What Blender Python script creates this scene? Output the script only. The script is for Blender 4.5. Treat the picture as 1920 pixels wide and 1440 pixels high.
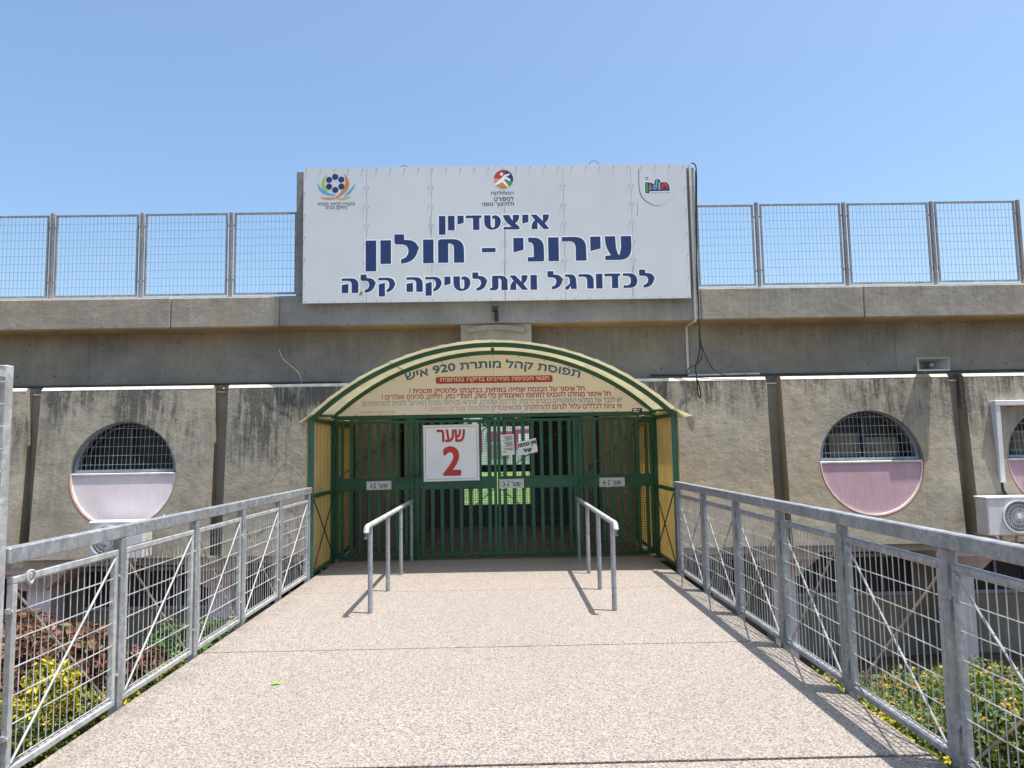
import bpy, bmesh, math, random
from mathutils import Vector, Matrix
from mathutils.geometry import interpolate_bezier, tessellate_polygon
R = math.radians
random.seed(7)
scene = bpy.context.scene
for o in list(bpy.data.objects):
    bpy.data.objects.remove(o)
col = scene.collection

# ------------------------------------------------------------------ camera
EYE = Vector((0, 0, 1.55))
CAM = Matrix.Rotation(R(-0.83), 3, 'Z') @ Matrix.Rotation(R(90 + 5.039), 3, 'X') @ Matrix.Rotation(-0.017, 3, 'Z')
cd = bpy.data.cameras.new('camera')
cam = bpy.data.objects.new('camera', cd)
col.objects.link(cam)
cam.matrix_world = Matrix.Translation(EYE) @ CAM.to_4x4()
cd.sensor_fit = 'HORIZONTAL'
cd.sensor_width = 36.0
cd.lens = 36.0 * 1380 / 1920
cd.clip_end = 3000
cd.clip_start = 0.05
scene.camera = cam

# ------------------------------------------------------------------ world, sun, exposure
SUN = Vector((0.265, -0.088, 1.0)).normalized()          # towards the sun
elev = math.asin(SUN.z)
azim = math.atan2(SUN.x, SUN.y)
w = bpy.data.worlds.new('World')
scene.world = w
w.use_nodes = True
nt = w.node_tree
nt.nodes.clear()
sky = nt.nodes.new('ShaderNodeTexSky')
sky.sky_type = 'NISHITA'
sky.sun_disc = False
sky.sun_elevation = elev
sky.sun_rotation = azim
sky.air_density = 1.0
sky.dust_density = 2.6
sky.ozone_density = 4.0
bg = nt.nodes.new('ShaderNodeBackground')
bg.inputs['Strength'].default_value = 0.15
wo = nt.nodes.new('ShaderNodeOutputWorld')
tint = nt.nodes.new('ShaderNodeMix')            # white balance of the whole sky
tint.data_type = 'RGBA'; tint.blend_type = 'MULTIPLY'
tint.inputs[0].default_value = 1
tint.inputs[7].default_value = (.95, 1.02, .99, 1)
nt.links.new(sky.outputs[0], tint.inputs[6])
nt.links.new(tint.outputs[2], bg.inputs[0])
nt.links.new(bg.outputs[0], wo.inputs[0])
sd = bpy.data.lights.new('sun', 'SUN')
sd.energy = 5.0
sd.angle = R(0.53)
sd.color = (1.0, 0.955, 0.89)
so = bpy.data.objects.new('sun', sd)
so.rotation_euler = SUN.to_track_quat('Z', 'Y').to_euler()
so.location = (5, -3, 20)
col.objects.link(so)
scene.view_settings.view_transform = 'Standard'
scene.view_settings.look = 'None'
scene.view_settings.gamma = 1.0
scene.view_settings.exposure = 0.64

# ------------------------------------------------------------------ pixel -> point on a plane (photograph is 1920 x 1440)
def at(px, py, axis, v):
    d = CAM @ Vector(((px - 960) / 1380, -(py - 720) / 1380, -1.0))
    return EYE + d * ((v - EYE[axis]) / d[axis])

# ------------------------------------------------------------------ materials
class NT:
    def __init__(s, name):
        s.m = bpy.data.materials.new(name)
        s.m.use_nodes = True
        s.t = s.m.node_tree
        s.b = s.t.nodes['Principled BSDF']
        s.out = s.t.nodes['Material Output']
        s._tc = None
    def n(s, kind, **kw):
        nd = s.t.nodes.new('ShaderNode' + kind)
        for k, v in kw.items():
            if k in nd.inputs: nd.inputs[k].default_value = v
            else: setattr(nd, k, v)
        return nd
    def l(s, a, b): s.t.links.new(a, b)
    def pos(s, scale=(1, 1, 1)):
        g = s.n('NewGeometry')
        mp = s.n('Mapping')
        mp.inputs['Scale'].default_value = scale
        s.l(g.outputs['Position'], mp.inputs['Vector'])
        return mp.outputs[0]
    def noise(s, sc, detail=4, rough=.55, scale=(1, 1, 1)):
        nd = s.n('TexNoise')
        nd.inputs['Scale'].default_value = sc
        nd.inputs['Detail'].default_value = detail
        nd.inputs['Roughness'].default_value = rough
        s.l(s.pos(scale), nd.inputs['Vector'])
        return nd.outputs['Fac']
    def ramp(s, fac, lo, hi, a=0.0, b=1.0):
        mr = s.n('MapRange')
        mr.inputs['From Min'].default_value = lo
        mr.inputs['From Max'].default_value = hi
        mr.inputs['To Min'].default_value = a
        mr.inputs['To Max'].default_value = b
        s.l(fac, mr.inputs['Value'])
        return mr.outputs[0]
    def mul(s, a, b, op='MULTIPLY'):
        nd = s.n('Math', operation=op)
        for i, v in enumerate((a, b)):
            if isinstance(v, (int, float)): nd.inputs[i].default_value = v
            else: s.l(v, nd.inputs[i])
        return nd.outputs[0]
    def mix(s, fac, a, b, mode='MIX'):
        nd = s.n('Mix', data_type='RGBA', blend_type=mode)
        if isinstance(fac, (int, float)): nd.inputs[0].default_value = fac
        else: s.l(fac, nd.inputs[0])
        for i, v in ((6, a), (7, b)):
            if isinstance(v, tuple): nd.inputs[i].default_value = (*v, 1)
            else: s.l(v, nd.inputs[i])
        return nd.outputs[2]
    def bump(s, h, strength, dist=.01):
        nd = s.n('Bump')
        nd.inputs['Strength'].default_value = strength
        nd.inputs['Distance'].default_value = dist
        s.l(h, nd.inputs['Height'])
        s.l(nd.outputs[0], s.b.inputs['Normal'])
    def col(s, c):
        if isinstance(c, tuple): s.b.inputs['Base Color'].default_value = (*c, 1)
        else: s.l(c, s.b.inputs['Base Color'])

def plain(name, c, rough=.6, metal=0.0, var=.25, vs=6.0, bump=0.0, streak=0.0, grime=None):
    t = NT(name)
    t.b.inputs['Roughness'].default_value = rough
    t.b.inputs['Metallic'].default_value = metal
    dark = tuple(x * (1 - var) for x in c)
    lite = tuple(min(1, x * (1 + var * .6)) for x in c)
    c1 = t.mix(t.ramp(t.noise(vs, 5), .3, .7), dark, lite)
    if streak:
        c1 = t.mix(t.mul(t.ramp(t.noise(3, 5, .6, (9, 9, .5)), .5, .75), streak), c1, grime or tuple(x * .4 for x in c))
    t.col(c1)
    if bump: t.bump(t.noise(vs * 14, 3), bump, .004)
    return t.m

def concrete(name, c, stain=0.0, top=None, depth=1.1, warm=(.36, .27, .16), bump=.45):
    """cast concrete; weathering streaks run down from height `top`"""
    t = NT(name)
    t.b.inputs['Roughness'].default_value = .9
    d = tuple(x * .74 for x in c)
    l_ = tuple(x * 1.18 for x in c)
    k = t.mix(t.ramp(t.noise(1.3, 6, .62), .32, .68), d, l_)
    k = t.mix(t.mul(t.ramp(t.noise(.55, 3), .45, .7), .38), k, warm)
    k = t.mix(t.mul(t.ramp(t.noise(7, 6, .75), .44, .72), .38), k, tuple(x * .55 for x in c))
    k = t.mix(t.mul(t.ramp(t.noise(2.1, 4, .6, (7, 7, .35)), .56, .78), .35), k, tuple(min(1, x * 1.55) for x in c))
    if stain:
        g = t.n('NewGeometry')
        sp = t.n('SeparateXYZ')
        t.l(g.outputs['Position'], sp.inputs[0])
        low = t.ramp(sp.outputs[2], top - depth, top)
        run = t.ramp(t.noise(2.4, 6, .7, (6, 6, .3)), .40, .60, .12, 1)
        blot = t.ramp(t.noise(1.0, 5, .6, (1, 1, .45)), .42, .60)
        grain = t.ramp(t.noise(16, 6, .8), .32, .62, .25, 1)
        f = t.mul(t.mul(t.mul(low, run), blot), grain)
        f = t.ramp(t.mul(f, stain), 0.02, .55)
        k = t.mix(t.mul(f, .8), k, (.045, .042, .039))
    pit = t.n('TexVoronoi')
    pit.inputs['Scale'].default_value = 7
    t.l(t.pos(), pit.inputs['Vector'])
    hole = t.ramp(pit.outputs['Distance'], .05, .085)
    k = t.mix(hole, tuple(x * .3 for x in c), k)
    t.col(k)
    h = t.mul(t.mul(t.noise(30, 6, .7), .6), t.mul(t.noise(5, 3), 1.5), 'ADD')
    t.bump(t.mul(h, hole, 'ADD'), bump, .018)
    return t.m

def aggregate(name, light, dark, sc=75):
    t = NT(name)
    t.b.inputs['Roughness'].default_value = .85
    v = t.n('TexVoronoi')
    v.inputs['Scale'].default_value = sc
    wv = t.n('Mix', data_type='VECTOR')
    wv.inputs[0].default_value = .015
    nz = t.n('TexNoise')
    nz.inputs['Scale'].default_value = sc * .6
    p = t.pos()
    t.l(p, nz.inputs['Vector'])
    t.l(p, wv.inputs[4]); t.l(nz.outputs['Color'], wv.inputs[5])
    t.l(wv.outputs[1], v.inputs['Vector'])
    sp = t.n('SeparateColor')
    t.l(v.outputs['Color'], sp.inputs[0])
    k = t.mix(sp.outputs[0], tuple(x * .76 for x in light), tuple(min(1, x * 1.2) for x in light))
    k = t.mix(t.mul(t.ramp(sp.outputs[1], .84, .9), .45), k, dark)
    k = t.mix(t.mul(t.ramp(v.outputs['Distance'], .42, .8), .75), k, dark)
    # worn middle, dirt drifts, old spills and spots of gum
    k = t.mix(t.mul(t.ramp(t.noise(.45, 6, .65, (1, .55, 1)), .45, .68), .30), k, tuple(x * .60 for x in light))
    k = t.mix(t.mul(t.ramp(t.noise(2.6, 6, .7), .56, .74), .26), k, tuple(x * .5 for x in light))
    g = t.n('TexVoronoi')
    g.inputs['Scale'].default_value = 1.5
    t.l(p, g.inputs['Vector'])
    k = t.mix(t.mul(t.ramp(g.outputs['Distance'], .028, .020), .55), k, tuple(x * .35 for x in light))
    ge = t.n('NewGeometry'); sx = t.n('SeparateXYZ')
    t.l(ge.outputs['Position'], sx.inputs[0])
    ab = t.n('Math', operation='ABSOLUTE'); am = t.mul(sx.outputs[0], .13, 'ADD')
    t.l(am, ab.inputs[0])
    e = t.mul(t.ramp(ab.outputs[0], 1.95, 2.25), t.ramp(t.noise(3.5, 5, .7), .4, .6))
    k = t.mix(t.mul(e, .5), k, (.11, .09, .065))
    t.col(k)
    t.bump(t.ramp(v.outputs['Distance'], 0, .8, 1, 0), .5, .005)
    return t.m

def sheet_mat(name, c, trans=.45):
    t = NT(name)
    k = t.mix(t.ramp(t.noise(2.2, 5, .6), .3, .75), tuple(x * .8 for x in c), c)
    k = t.mix(t.mul(t.ramp(t.noise(2.5, 5, .65, (6, 6, .6)), .52, .75), .35), k, tuple(x * .55 for x in c))
    t.col(k)
    t.b.inputs['Roughness'].default_value = .5
    tr = t.n('BsdfTranslucent')
    t.l(k, tr.inputs['Color'])
    mx = t.n('MixShader')
    mx.inputs[0].default_value = trans
    t.l(t.b.outputs[0], mx.inputs[1]); t.l(tr.outputs[0], mx.inputs[2])
    t.l(mx.outputs[0], t.out.inputs['Surface'])
    return t.m

def leaf_mat(name, c, trans=.3):
    t = NT(name)
    k = t.mix(t.ramp(t.noise(9, 3), .3, .7), tuple(x * .65 for x in c), tuple(min(1, x * 1.25) for x in c))
    t.col(k)
    t.b.inputs['Roughness'].default_value = .5
    tr = t.n('BsdfTranslucent')
    t.l(k, tr.inputs['Color'])
    mx = t.n('MixShader')
    mx.inputs[0].default_value = trans
    t.l(t.b.outputs[0], mx.inputs[1]); t.l(tr.outputs[0], mx.inputs[2])
    t.l(mx.outputs[0], t.out.inputs['Surface'])
    return t.m

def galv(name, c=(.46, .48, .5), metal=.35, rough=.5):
    t = NT(name)
    t.b.inputs['Metallic'].default_value = metal
    v = t.n('TexVoronoi')
    v.inputs['Scale'].default_value = 38
    t.l(t.pos(), v.inputs['Vector'])
    sp = t.n('SeparateColor')
    t.l(v.outputs['Color'], sp.inputs[0])
    k = t.mix(sp.outputs[0], tuple(x * .8 for x in c), tuple(min(1, x * 1.15) for x in c))
    k = t.mix(t.mul(t.ramp(t.noise(2.4, 6, .65, (4, 4, .9)), .42, .66), .6), k, tuple(x * .5 for x in c))
    k = t.mix(t.mul(t.ramp(t.noise(6, 5, .65), .58, .68), .5), k, tuple(min(1, x * 1.55) for x in c))
    k = t.mix(t.mul(t.ramp(t.noise(13, 5, .75), .64, .72), .75), k, (.20, .09, .04))
    t.col(k)
    t.l(t.ramp(t.noise(9, 4), .3, .7, rough - .12, rough + .2), t.b.inputs['Roughness'])
    t.bump(t.noise(60, 4), .15, .003)
    return t.m

def fade_ink(name, c, board, x0, x1):
    """print bleached by weather: full ink at x1, mostly gone at x0"""
    t = NT(name)
    g = t.n('NewGeometry')
    sp = t.n('SeparateXYZ')
    t.l(g.outputs['Position'], sp.inputs[0])
    t.col(t.mix(t.ramp(sp.outputs[0], x0, x1), board, c))
    return t.m

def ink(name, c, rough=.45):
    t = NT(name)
    t.b.inputs['Roughness'].default_value = rough
    k = t.mix(t.ramp(t.noise(2.5, 4), .3, .7), tuple(x * .88 for x in c), tuple(min(1, x * 1.06) for x in c))
    t.col(k)
    return t.m

M = {}
M['deck'] = aggregate('exposed_aggregate', (.345, .298, .258), (.085, .068, .058), 90)
M['pavers'] = aggregate('brown_aggregate', (.26, .165, .115), (.08, .05, .035), 60)
M['joint'] = plain('joint_dirt', (.05, .038, .03), .95)
M['slab_edge'] = plain('deck_edge_paint', (.10, .13, .12), .8, streak=.5)
M['soil'] = plain('garden_soil', (.13, .08, .05), .95, bump=.6, var=.5)
M['ground'] = plain('dry_ground', (.22, .18, .13), .95, bump=.4, var=.4)
M['parapet'] = concrete('parapet_concrete', (.33, .30, .25), stain=.35, top=4.2, depth=.5)
M['upper'] = concrete('upper_concrete', (.29, .265, .22), stain=.35, top=3.7, depth=.7, bump=.3)
M['block'] = concrete('sign_block_concrete', (.28, .275, .26), stain=.4, top=4.3, depth=.7)
M['panel'] = concrete('panel_concrete', (.345, .315, .25), stain=2.4, top=2.75, depth=1.7, bump=.5)
M['panel_warm'] = concrete('panel_concrete_ochre', (.36, .315, .24), stain=1.9, top=2.78, depth=1.35, warm=(.42, .29, .14), bump=.55)
M['recess'] = concrete('recess_concrete', (.31, .28, .22), stain=.4, top=2.6)
M['lime'] = plain('pale_ledge', (.72, .66, .55), .85, var=.3, bump=.4)  # pale tone; on panel arrises it carries the sun on the chamfer
M['lower'] = concrete('lower_wall_render', (.20, .21, .17), stain=.8, top=-.4, depth=.8)
M['inner'] = concrete('passage_concrete', (.30, .24, .18))
M['white_col'] = plain('lilac_white_paint', (.60, .57, .60), .7, var=.15, streak=.3)
M['pink_cap'] = plain('peeling_pink_paint', (.42, .31, .26), .8, var=.3)
M['pink_pale'] = plain('faded_pink_paint', (.66, .58, .59), .7, var=.1, vs=2.5, streak=.2, grime=(.36, .31, .3))
M['pink'] = plain('dusty_pink_paint', (.48, .31, .345), .75, var=.13, vs=2.5, streak=.45, grime=(.27, .17, .19))
M['rim_red'] = plain('red_brown_rim', (.38, .17, .11), .8)
M['rim_white'] = plain('white_rim', (.72, .68, .64), .8)
M['galv'] = galv('galvanised_steel', (.33, .345, .36))
M['galv_dk'] = galv('weathered_galvanised', (.29, .285, .285), .25, .6)
M['galv_lt'] = galv('pale_galvanised', (.45, .45, .44), .2, .55)
M['wire'] = plain('galvanised_wire', (.46, .46, .445), .5, .2, var=.4)
M['wire_dk'] = plain('grey_wire', (.20, .21, .23), .6, .2)
M['bar_white'] = plain('white_bar', (.36, .355, .34), .55, var=.35)
M['bar_tan'] = plain('rusty_flat_bar', (.38, .30, .23), .7, .1, var=.4)
M['fence_post'] = galv('brown_grey_post', (.27, .24, .22), .15, .7)
M['blue_frame'] = plain('blue_grey_frame', (.22, .27, .33), .55, .1)
M['glass'] = plain('dark_glass', (.006, .006, .007), .6)
M['blind'] = plain('window_blind', (.16, .14, .10), .8)
M['green'] = plain('dark_green_paint', (.012, .082, .034), .42, var=.25, vs=4, streak=.25, grime=(.03, .06, .03))
M['green_post'] = plain('teal_green_paint', (.02, .125, .095), .45, var=.3, vs=5, streak=.3, grime=(.1, .12, .1))
M['mesh_dk'] = plain('dark_mesh_wire', (.03, .035, .03), .6)
M['roof'] = sheet_mat('cream_roof_sheet', (.84, .80, .65), .55)
M['yellow'] = sheet_mat('yellow_side_sheet', (.82, .66, .32), .55)
M['board'] = plain('cream_board', (.76, .70, .60), .5, var=.06, vs=2)
M['sign'] = plain('sign_sheet', (.60, .625, .645), .38, var=.05, vs=1.2, streak=.06)
M['halo'] = ink('white_print', (.86, .86, .86))
M['blue'] = ink('blue_print', (.009, .030, .13))
M['black'] = ink('black_print', (.015, .015, .017))
M['red'] = ink('red_print', (.50, .028, .022))
M['white'] = plain('white_plastic', (.78, .78, .79), .4, var=.06, vs=3)
M['ac_white'] = plain('ac_casing', (.66, .66, .64), .5, var=.12, streak=.2)
M['paper'] = ink('paper', (.80, .79, .76), .8)
M['plate'] = plain('name_plate', (.60, .61, .55), .5, var=.12)
M['cable'] = plain('black_cable', (.012, .012, .013), .5)
M['cable_w'] = plain('pale_cable', (.36, .33, .28), .6)
M['conduit'] = plain('white_conduit', (.66, .66, .66), .5, var=.1)
M['pipe_dk'] = plain('dark_conduit', (.06, .07, .08), .5)
M['horn'] = plain('grey_horn', (.36, .36, .35), .55, var=.2)
M['horn_dk'] = plain('horn_throat', (.10, .10, .105), .6)
M['dark'] = plain('dark_interior', (.02, .02, .022), .9)
M['navy'] = plain('navy_sill', (.035, .035, .055), .8)
M['louvre'] = plain('dark_brown_louvre', (.04, .03, .028), .5)
M['grass'] = plain('pitch_grass', (.11, .19, .035), .9, var=.45, vs=.8)
M['magenta'] = ink('magenta_print', (.45, .06, .22))
M['mint'] = ink('mint_print', (.2, .45, .36))
M['teal'] = ink('teal_print', (.05, .15, .22))
M['lime_p'] = ink('lime_print', (.36, .47, .08))
M['sky_p'] = ink('light_blue_print', (.10, .38, .62))
M['orange'] = ink('orange_print', (.62, .22, .06))
M['logo_green'] = ink('green_print', (.05, .28, .07))
M['logo_dark'] = ink('logo_dark', (.02, .03, .07))
M['logo_cream'] = ink('logo_cream', (.62, .55, .32))
M['logo_pink'] = ink('logo_salmon', (.60, .30, .20))
M['bark'] = plain('bark', (.12, .08, .05), .9, bump=.5)
M['dry'] = plain('dry_leaves', (.45, .24, .12), .9, var=.4)
LF = {
 'red': [leaf_mat('leaf_rust', (.18, .07, .035)), leaf_mat('leaf_maroon', (.11, .045, .03)), leaf_mat('leaf_olive', (.13, .15, .035)), leaf_mat('leaf_tan', (.27, .14, .08))],
 'yellow': [leaf_mat('leaf_yellow', (.55, .46, .03)), leaf_mat('leaf_yellow_green', (.24, .26, .025)), leaf_mat('leaf_dark_green', (.055, .10, .02))],
 'green': [leaf_mat('leaf_green', (.09, .17, .03)), leaf_mat('leaf_mid_green', (.05, .11, .02)), leaf_mat('leaf_fresh_green', (.16, .24, .05))],
 'cover': [leaf_mat('cover_green', (.10, .16, .025)), leaf_mat('cover_dark', (.045, .085, .018)), leaf_mat('cover_yellow_green', (.20, .23, .03))],
 'tree': [leaf_mat('tree_green', (.06, .10, .025)), leaf_mat('tree_dark', (.035, .065, .018))],
}
M['petal'] = leaf_mat('orange_yellow_petal', (.72, .38, .015))

# ------------------------------------------------------------------ mesh builder
class MB:
    def __init__(s): s.v = []; s.f = []; s.mi = []
    def add(s, vs, fs, mi=0):
        k = len(s.v)
        s.v += [tuple(p) for p in vs]
        s.f += [tuple(i + k for i in f) for f in fs]
        s.mi += [mi] * len(fs)
        return s
    def box(s, x0, x1, y0, y1, z0, z1, mi=0):
        return s.add([(x0, y0, z0), (x1, y0, z0), (x1, y1, z0), (x0, y1, z0), (x0, y0, z1), (x1, y0, z1), (x1, y1, z1), (x0, y1, z1)],
                     [(0, 3, 2, 1), (4, 5, 6, 7), (0, 1, 5, 4), (1, 2, 6, 5), (2, 3, 7, 6), (3, 0, 4, 7)], mi)
    def cbox(s, x0, x1, y0, y1, z0, z1, b=.006, mi=0):
        """box with chamfered edges"""
        bm = bmesh.new()
        bmesh.ops.create_cube(bm, size=1)
        for v in bm.verts:
            v.co = Vector(((x0 + x1) / 2 + v.co.x * (x1 - x0), (y0 + y1) / 2 + v.co.y * (y1 - y0), (z0 + z1) / 2 + v.co.z * (z1 - z0)))
        bmesh.ops.bevel(bm, geom=bm.edges[:], offset=b, segments=1, affect='EDGES')
        bm.verts.index_update()
        s.add([v.co for v in bm.verts], [[v.index for v in f.verts] for f in bm.faces], mi)
        bm.free()
        return s
    def tube(s, pts, r, n=8, cap=True, mi=0):
        pts = [Vector(p) for p in pts]
        rings = []
        for i, p in enumerate(pts):
            a = pts[max(0, i - 1)]; b = pts[min(len(pts) - 1, i + 1)]
            d = (b - a).normalized()
            u = d.cross(Vector((0, 0, 1)))
            if u.length < .01: u = d.cross(Vector((0, 1, 0)))
            u.normalize(); v = d.cross(u)
            rr = r[i] if isinstance(r, (list, tuple)) else r
            rings.append([p + u * math.cos(t) * rr + v * math.sin(t) * rr for t in [2 * math.pi * (k + .5) / n for k in range(n)]])
        vs = [q for ring in rings for q in ring]
        fs = []
        for i in range(len(pts) - 1):
            for k in range(n):
                a = i * n + k; b = i * n + (k + 1) % n
                fs.append((a, b, b + n, a + n))
        if cap:
            fs.append(tuple(reversed(range(n))))
            fs.append(tuple(range(len(vs) - n, len(vs))))
        return s.add(vs, fs, mi)
    def bar(s, a, b, wd, th, mi=0):
        """flat bar from a to b; wide across the view plane normal Y or along the run"""
        a = Vector(a); b = Vector(b); d = (b - a).normalized()
        u = d.cross(Vector((0, 1, 0)))
        if u.length < .2: u = d.cross(Vector((1, 0, 0)))
        u.normalize(); v = d.cross(u)
        vs = []
        for p in (a, b):
            for i, j in ((-1, -1), (1, -1), (1, 1), (-1, 1)):
                vs.append(p + u * i * wd / 2 + v * j * th / 2)
        return s.add(vs, [(0, 3, 2, 1), (4, 5, 6, 7), (0, 1, 5, 4), (1, 2, 6, 5), (2, 3, 7, 6), (3, 0, 4, 7)], mi)
    def prism_y(s, poly, y0, y1, mi=0):
        """polygon in (x, z) pushed from y0 to y1"""
        n = len(poly)
        vs = [(x, y0, z) for x, z in poly] + [(x, y1, z) for x, z in poly]
        fs = [tuple(range(n)), tuple(reversed(range(n, 2 * n)))]
        for i in range(n):
            j = (i + 1) % n
            fs.append((i, i + n, j + n, j))
        return s.add(vs, fs, mi)
    def disc_y(s, x, z, r, y0, y1, n=32, a0=0, a1=2 * math.pi, mi=0):
        full = abs(a1 - a0 - 2 * math.pi) < 1e-6
        k = n if full else n + 1
        return s.prism_y([(x + r * math.cos(a0 + (a1 - a0) * i / n), z + r * math.sin(a0 + (a1 - a0) * i / n)) for i in range(k)], y0, y1, mi)
    def ring_y(s, x, z, r0, r1, y0, y1, n=48, a0=0, a1=2 * math.pi, mi=0):
        vs = []; fs = []
        for i in range(n + 1):
            t = a0 + (a1 - a0) * i / n
            for rr in (r0, r1):
                for yy in (y0, y1):
                    vs.append((x + rr * math.cos(t), yy, z + rr * math.sin(t)))
        for i in range(n):
            a = i * 4; b = a + 4
            fs += [(a, a + 2, b + 2, b), (a + 1, b + 1, b + 3, a + 3), (a, b, b + 1, a + 1), (a + 2, a + 3, b + 3, b + 2)]
        fs += [(0, 1, 3, 2), (n * 4, n * 4 + 2, n * 4 + 3, n * 4 + 1)]
        return s.add(vs, fs, mi)
    def lean(s, z0, k):
        s.v = [(x, y + (z - z0) * k, z) for x, y, z in s.v]
        return s
    def build(s, name, mat, parent=None, smooth=False):
        me = bpy.data.meshes.new(name)
        me.from_pydata(s.v, [], s.f)
        for m in (mat if isinstance(mat, list) else [mat]):
            me.materials.append(M[m] if isinstance(m, str) else m)
        if isinstance(mat, list):
            me.polygons.foreach_set('material_index', s.mi)
        bm = bmesh.new(); bm.from_mesh(me)
        bmesh.ops.recalc_face_normals(bm, faces=bm.faces)
        bm.to_mesh(me); bm.free()
        if smooth:
            me.polygons.foreach_set('use_smooth', [True] * len(me.polygons))
            me.set_sharp_from_angle(angle=R(38))
        me.update()
        return link(name, me, parent)

def link(name, me, parent=None):
    o = bpy.data.objects.new(name, me)
    col.objects.link(o)
    if parent is not None:
        o.parent = parent
        o.matrix_parent_inverse = Matrix.Translation(-world_loc(parent))
    return o

def world_loc(o):
    v = Vector(o.location)
    while o.parent is not None:
        break
    return WL.get(o.name, Vector((0, 0, 0)))

WL = {}
def tag(o, label, cat, group=None):
    o['label'] = label; o['category'] = cat
    if group: o['group'] = group
    return o
def struct(o): o['kind'] = 'structure'; return o
def stuff(o): o['kind'] = 'stuff'; return o
def thing(name, label, cat, loc=(0, 0, 0), group=None):
    o = bpy.data.objects.new(name, None)
    o.empty_display_size = .2
    o.location = loc
    col.objects.link(o)
    WL[o.name] = Vector(loc)
    return tag(o, label, cat, group)

# ------------------------------------------------------------------ lettering
def vis(t):
    """logical Hebrew -> left-to-right drawing order, numbers kept"""
    out = ''; num = ''
    sw = {'(': ')', ')': '('}
    for ch in reversed(t):
        if ch.isdigit(): num = ch + num
        else:
            out += num; num = ''
            out += sw.get(ch, ch)
    return out + num

def text_letters(body):
    """letters of a line, each a list of (points, triangles), one entry per stroke outline with its holes"""
    cu = bpy.data.curves.new('txt', 'FONT')
    cu.body = body
    o = bpy.data.objects.new('txt', cu)
    col.objects.link(o)
    bpy.context.view_layer.update()
    dg = bpy.context.evaluated_depsgraph_get()
    e = o.evaluated_get(dg)
    cv = e.to_curve(dg)
    loops = []
    for sp in cv.splines:
        bp = sp.bezier_points; pts = []
        for a in range(len(bp)):
            p, q = bp[a], bp[(a + 1) % len(bp)]
            straight = (p.handle_right - p.co).cross(q.co - p.co).length < 1e-5 and (q.handle_left - q.co).cross(q.co - p.co).length < 1e-5
            if straight: pts.append(p.co.copy())
            else: pts += interpolate_bezier(p.co, p.handle_right, q.handle_left, q.co, 5)[:-1]
        pts = [Vector((v.x, v.y, 0)) for v in pts]
        if len(pts) > 2: loops.append(pts)
    e.to_curve_clear()
    bpy.data.objects.remove(o); bpy.data.curves.remove(cu)
    def area(l): return .5 * sum(l[k].x * l[(k + 1) % len(l)].y - l[(k + 1) % len(l)].x * l[k].y for k in range(len(l)))
    def inside(p, l):
        c = False
        for k in range(len(l)):
            a, b = l[k], l[(k + 1) % len(l)]
            if (a.y > p.y) != (b.y > p.y) and p.x < (b.x - a.x) * (p.y - a.y) / (b.y - a.y) + a.x: c = not c
        return c
    def is_hole(l): return any(m is not l and area(m) * area(l) < 0 and abs(area(m)) > abs(area(l)) and all(inside(p, m) for p in l) for m in loops)
    holes = [l for l in loops if is_hole(l)]
    outer = [l for l in loops if not any(l is h for h in holes)]
    strokes = []
    for l in outer:
        hs = [h for h in holes if inside(h[0], l)]
        strokes.append(([v for q in [l] + hs for v in q], [tuple(t) for t in tessellate_polygon([l] + hs)]))
    strokes.sort(key=lambda q: min(v.x for v in q[0]))
    letters = []
    for st in strokes:
        a, b = min(v.x for v in st[0]), max(v.x for v in st[0])
        if letters:
            pa = min(v.x for q in letters[-1] for v in q[0]); pb = max(v.x for q in letters[-1] for v in q[0])
            if min(b, pb) - max(a, pa) > .45 * min(b - a, pb - pa): letters[-1].append(st); continue
        letters.append([st])
    return letters

def heavy(cos, polys, d, y, step=.00004, n=8):
    """the outline printed again slightly shifted all round, so it grows by d"""
    mb = MB()
    idx = sorted({k for p in polys for k in p}); mp = {k: i for i, k in enumerate(idx)}
    fs = [tuple(mp[k] for k in p) for p in polys]
    sh = [(0, 0)] + ([(d * math.cos(2 * math.pi * k / n), d * math.sin(2 * math.pi * k / n)) for k in range(n)] if d else [])
    for i, (a, b) in enumerate(sh):
        mb.add([(cos[k].x + a, y + i * step, cos[k].z + b) for k in idx], fs)
    return mb

def halo(o, d, y):
    me = o.data
    h = heavy([v.co for v in me.vertices], [list(p.vertices) for p in me.polygons], d, y, .00002, 12).build('outline', 'halo', o)
    return h

def lettering(body, x0, x1, z0, z1, y, mat, parent, bold=0.0, shape=None, hebrew=True, name='lettering', split=False):
    """text fitted to a rectangle on the plane y; z0/z1 the baseline and top of the letters"""
    letters = text_letters(vis(body) if hebrew else body)
    allv = [v for L in letters for st in L for v in st[0]]
    if not allv: return None
    ax, bx = min(v.x for v in allv), max(v.x for v in allv); az, bz = min(v.y for v in allv), max(v.y for v in allv)
    def place(v):
        u = (v.x - ax) / (bx - ax); q = (v.y - az) / (bz - az)
        return shape(u, q, y) if shape else Vector((x0 + u * (x1 - x0), y, z0 + q * (z1 - z0)))
    d = bold * (z1 - z0 if not shape else .12)
    whole = MB()
    for L in letters:
        mb = MB() if split else whole
        for k, (pts, tris) in enumerate(L):
            h = heavy([place(v) for v in pts], tris, d, y - .00022 * (k % 2))
            mb.add(h.v, h.f)
        if split: mb.build('letter', mat, parent)
    if not split: whole.build(name, mat, parent)

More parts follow.
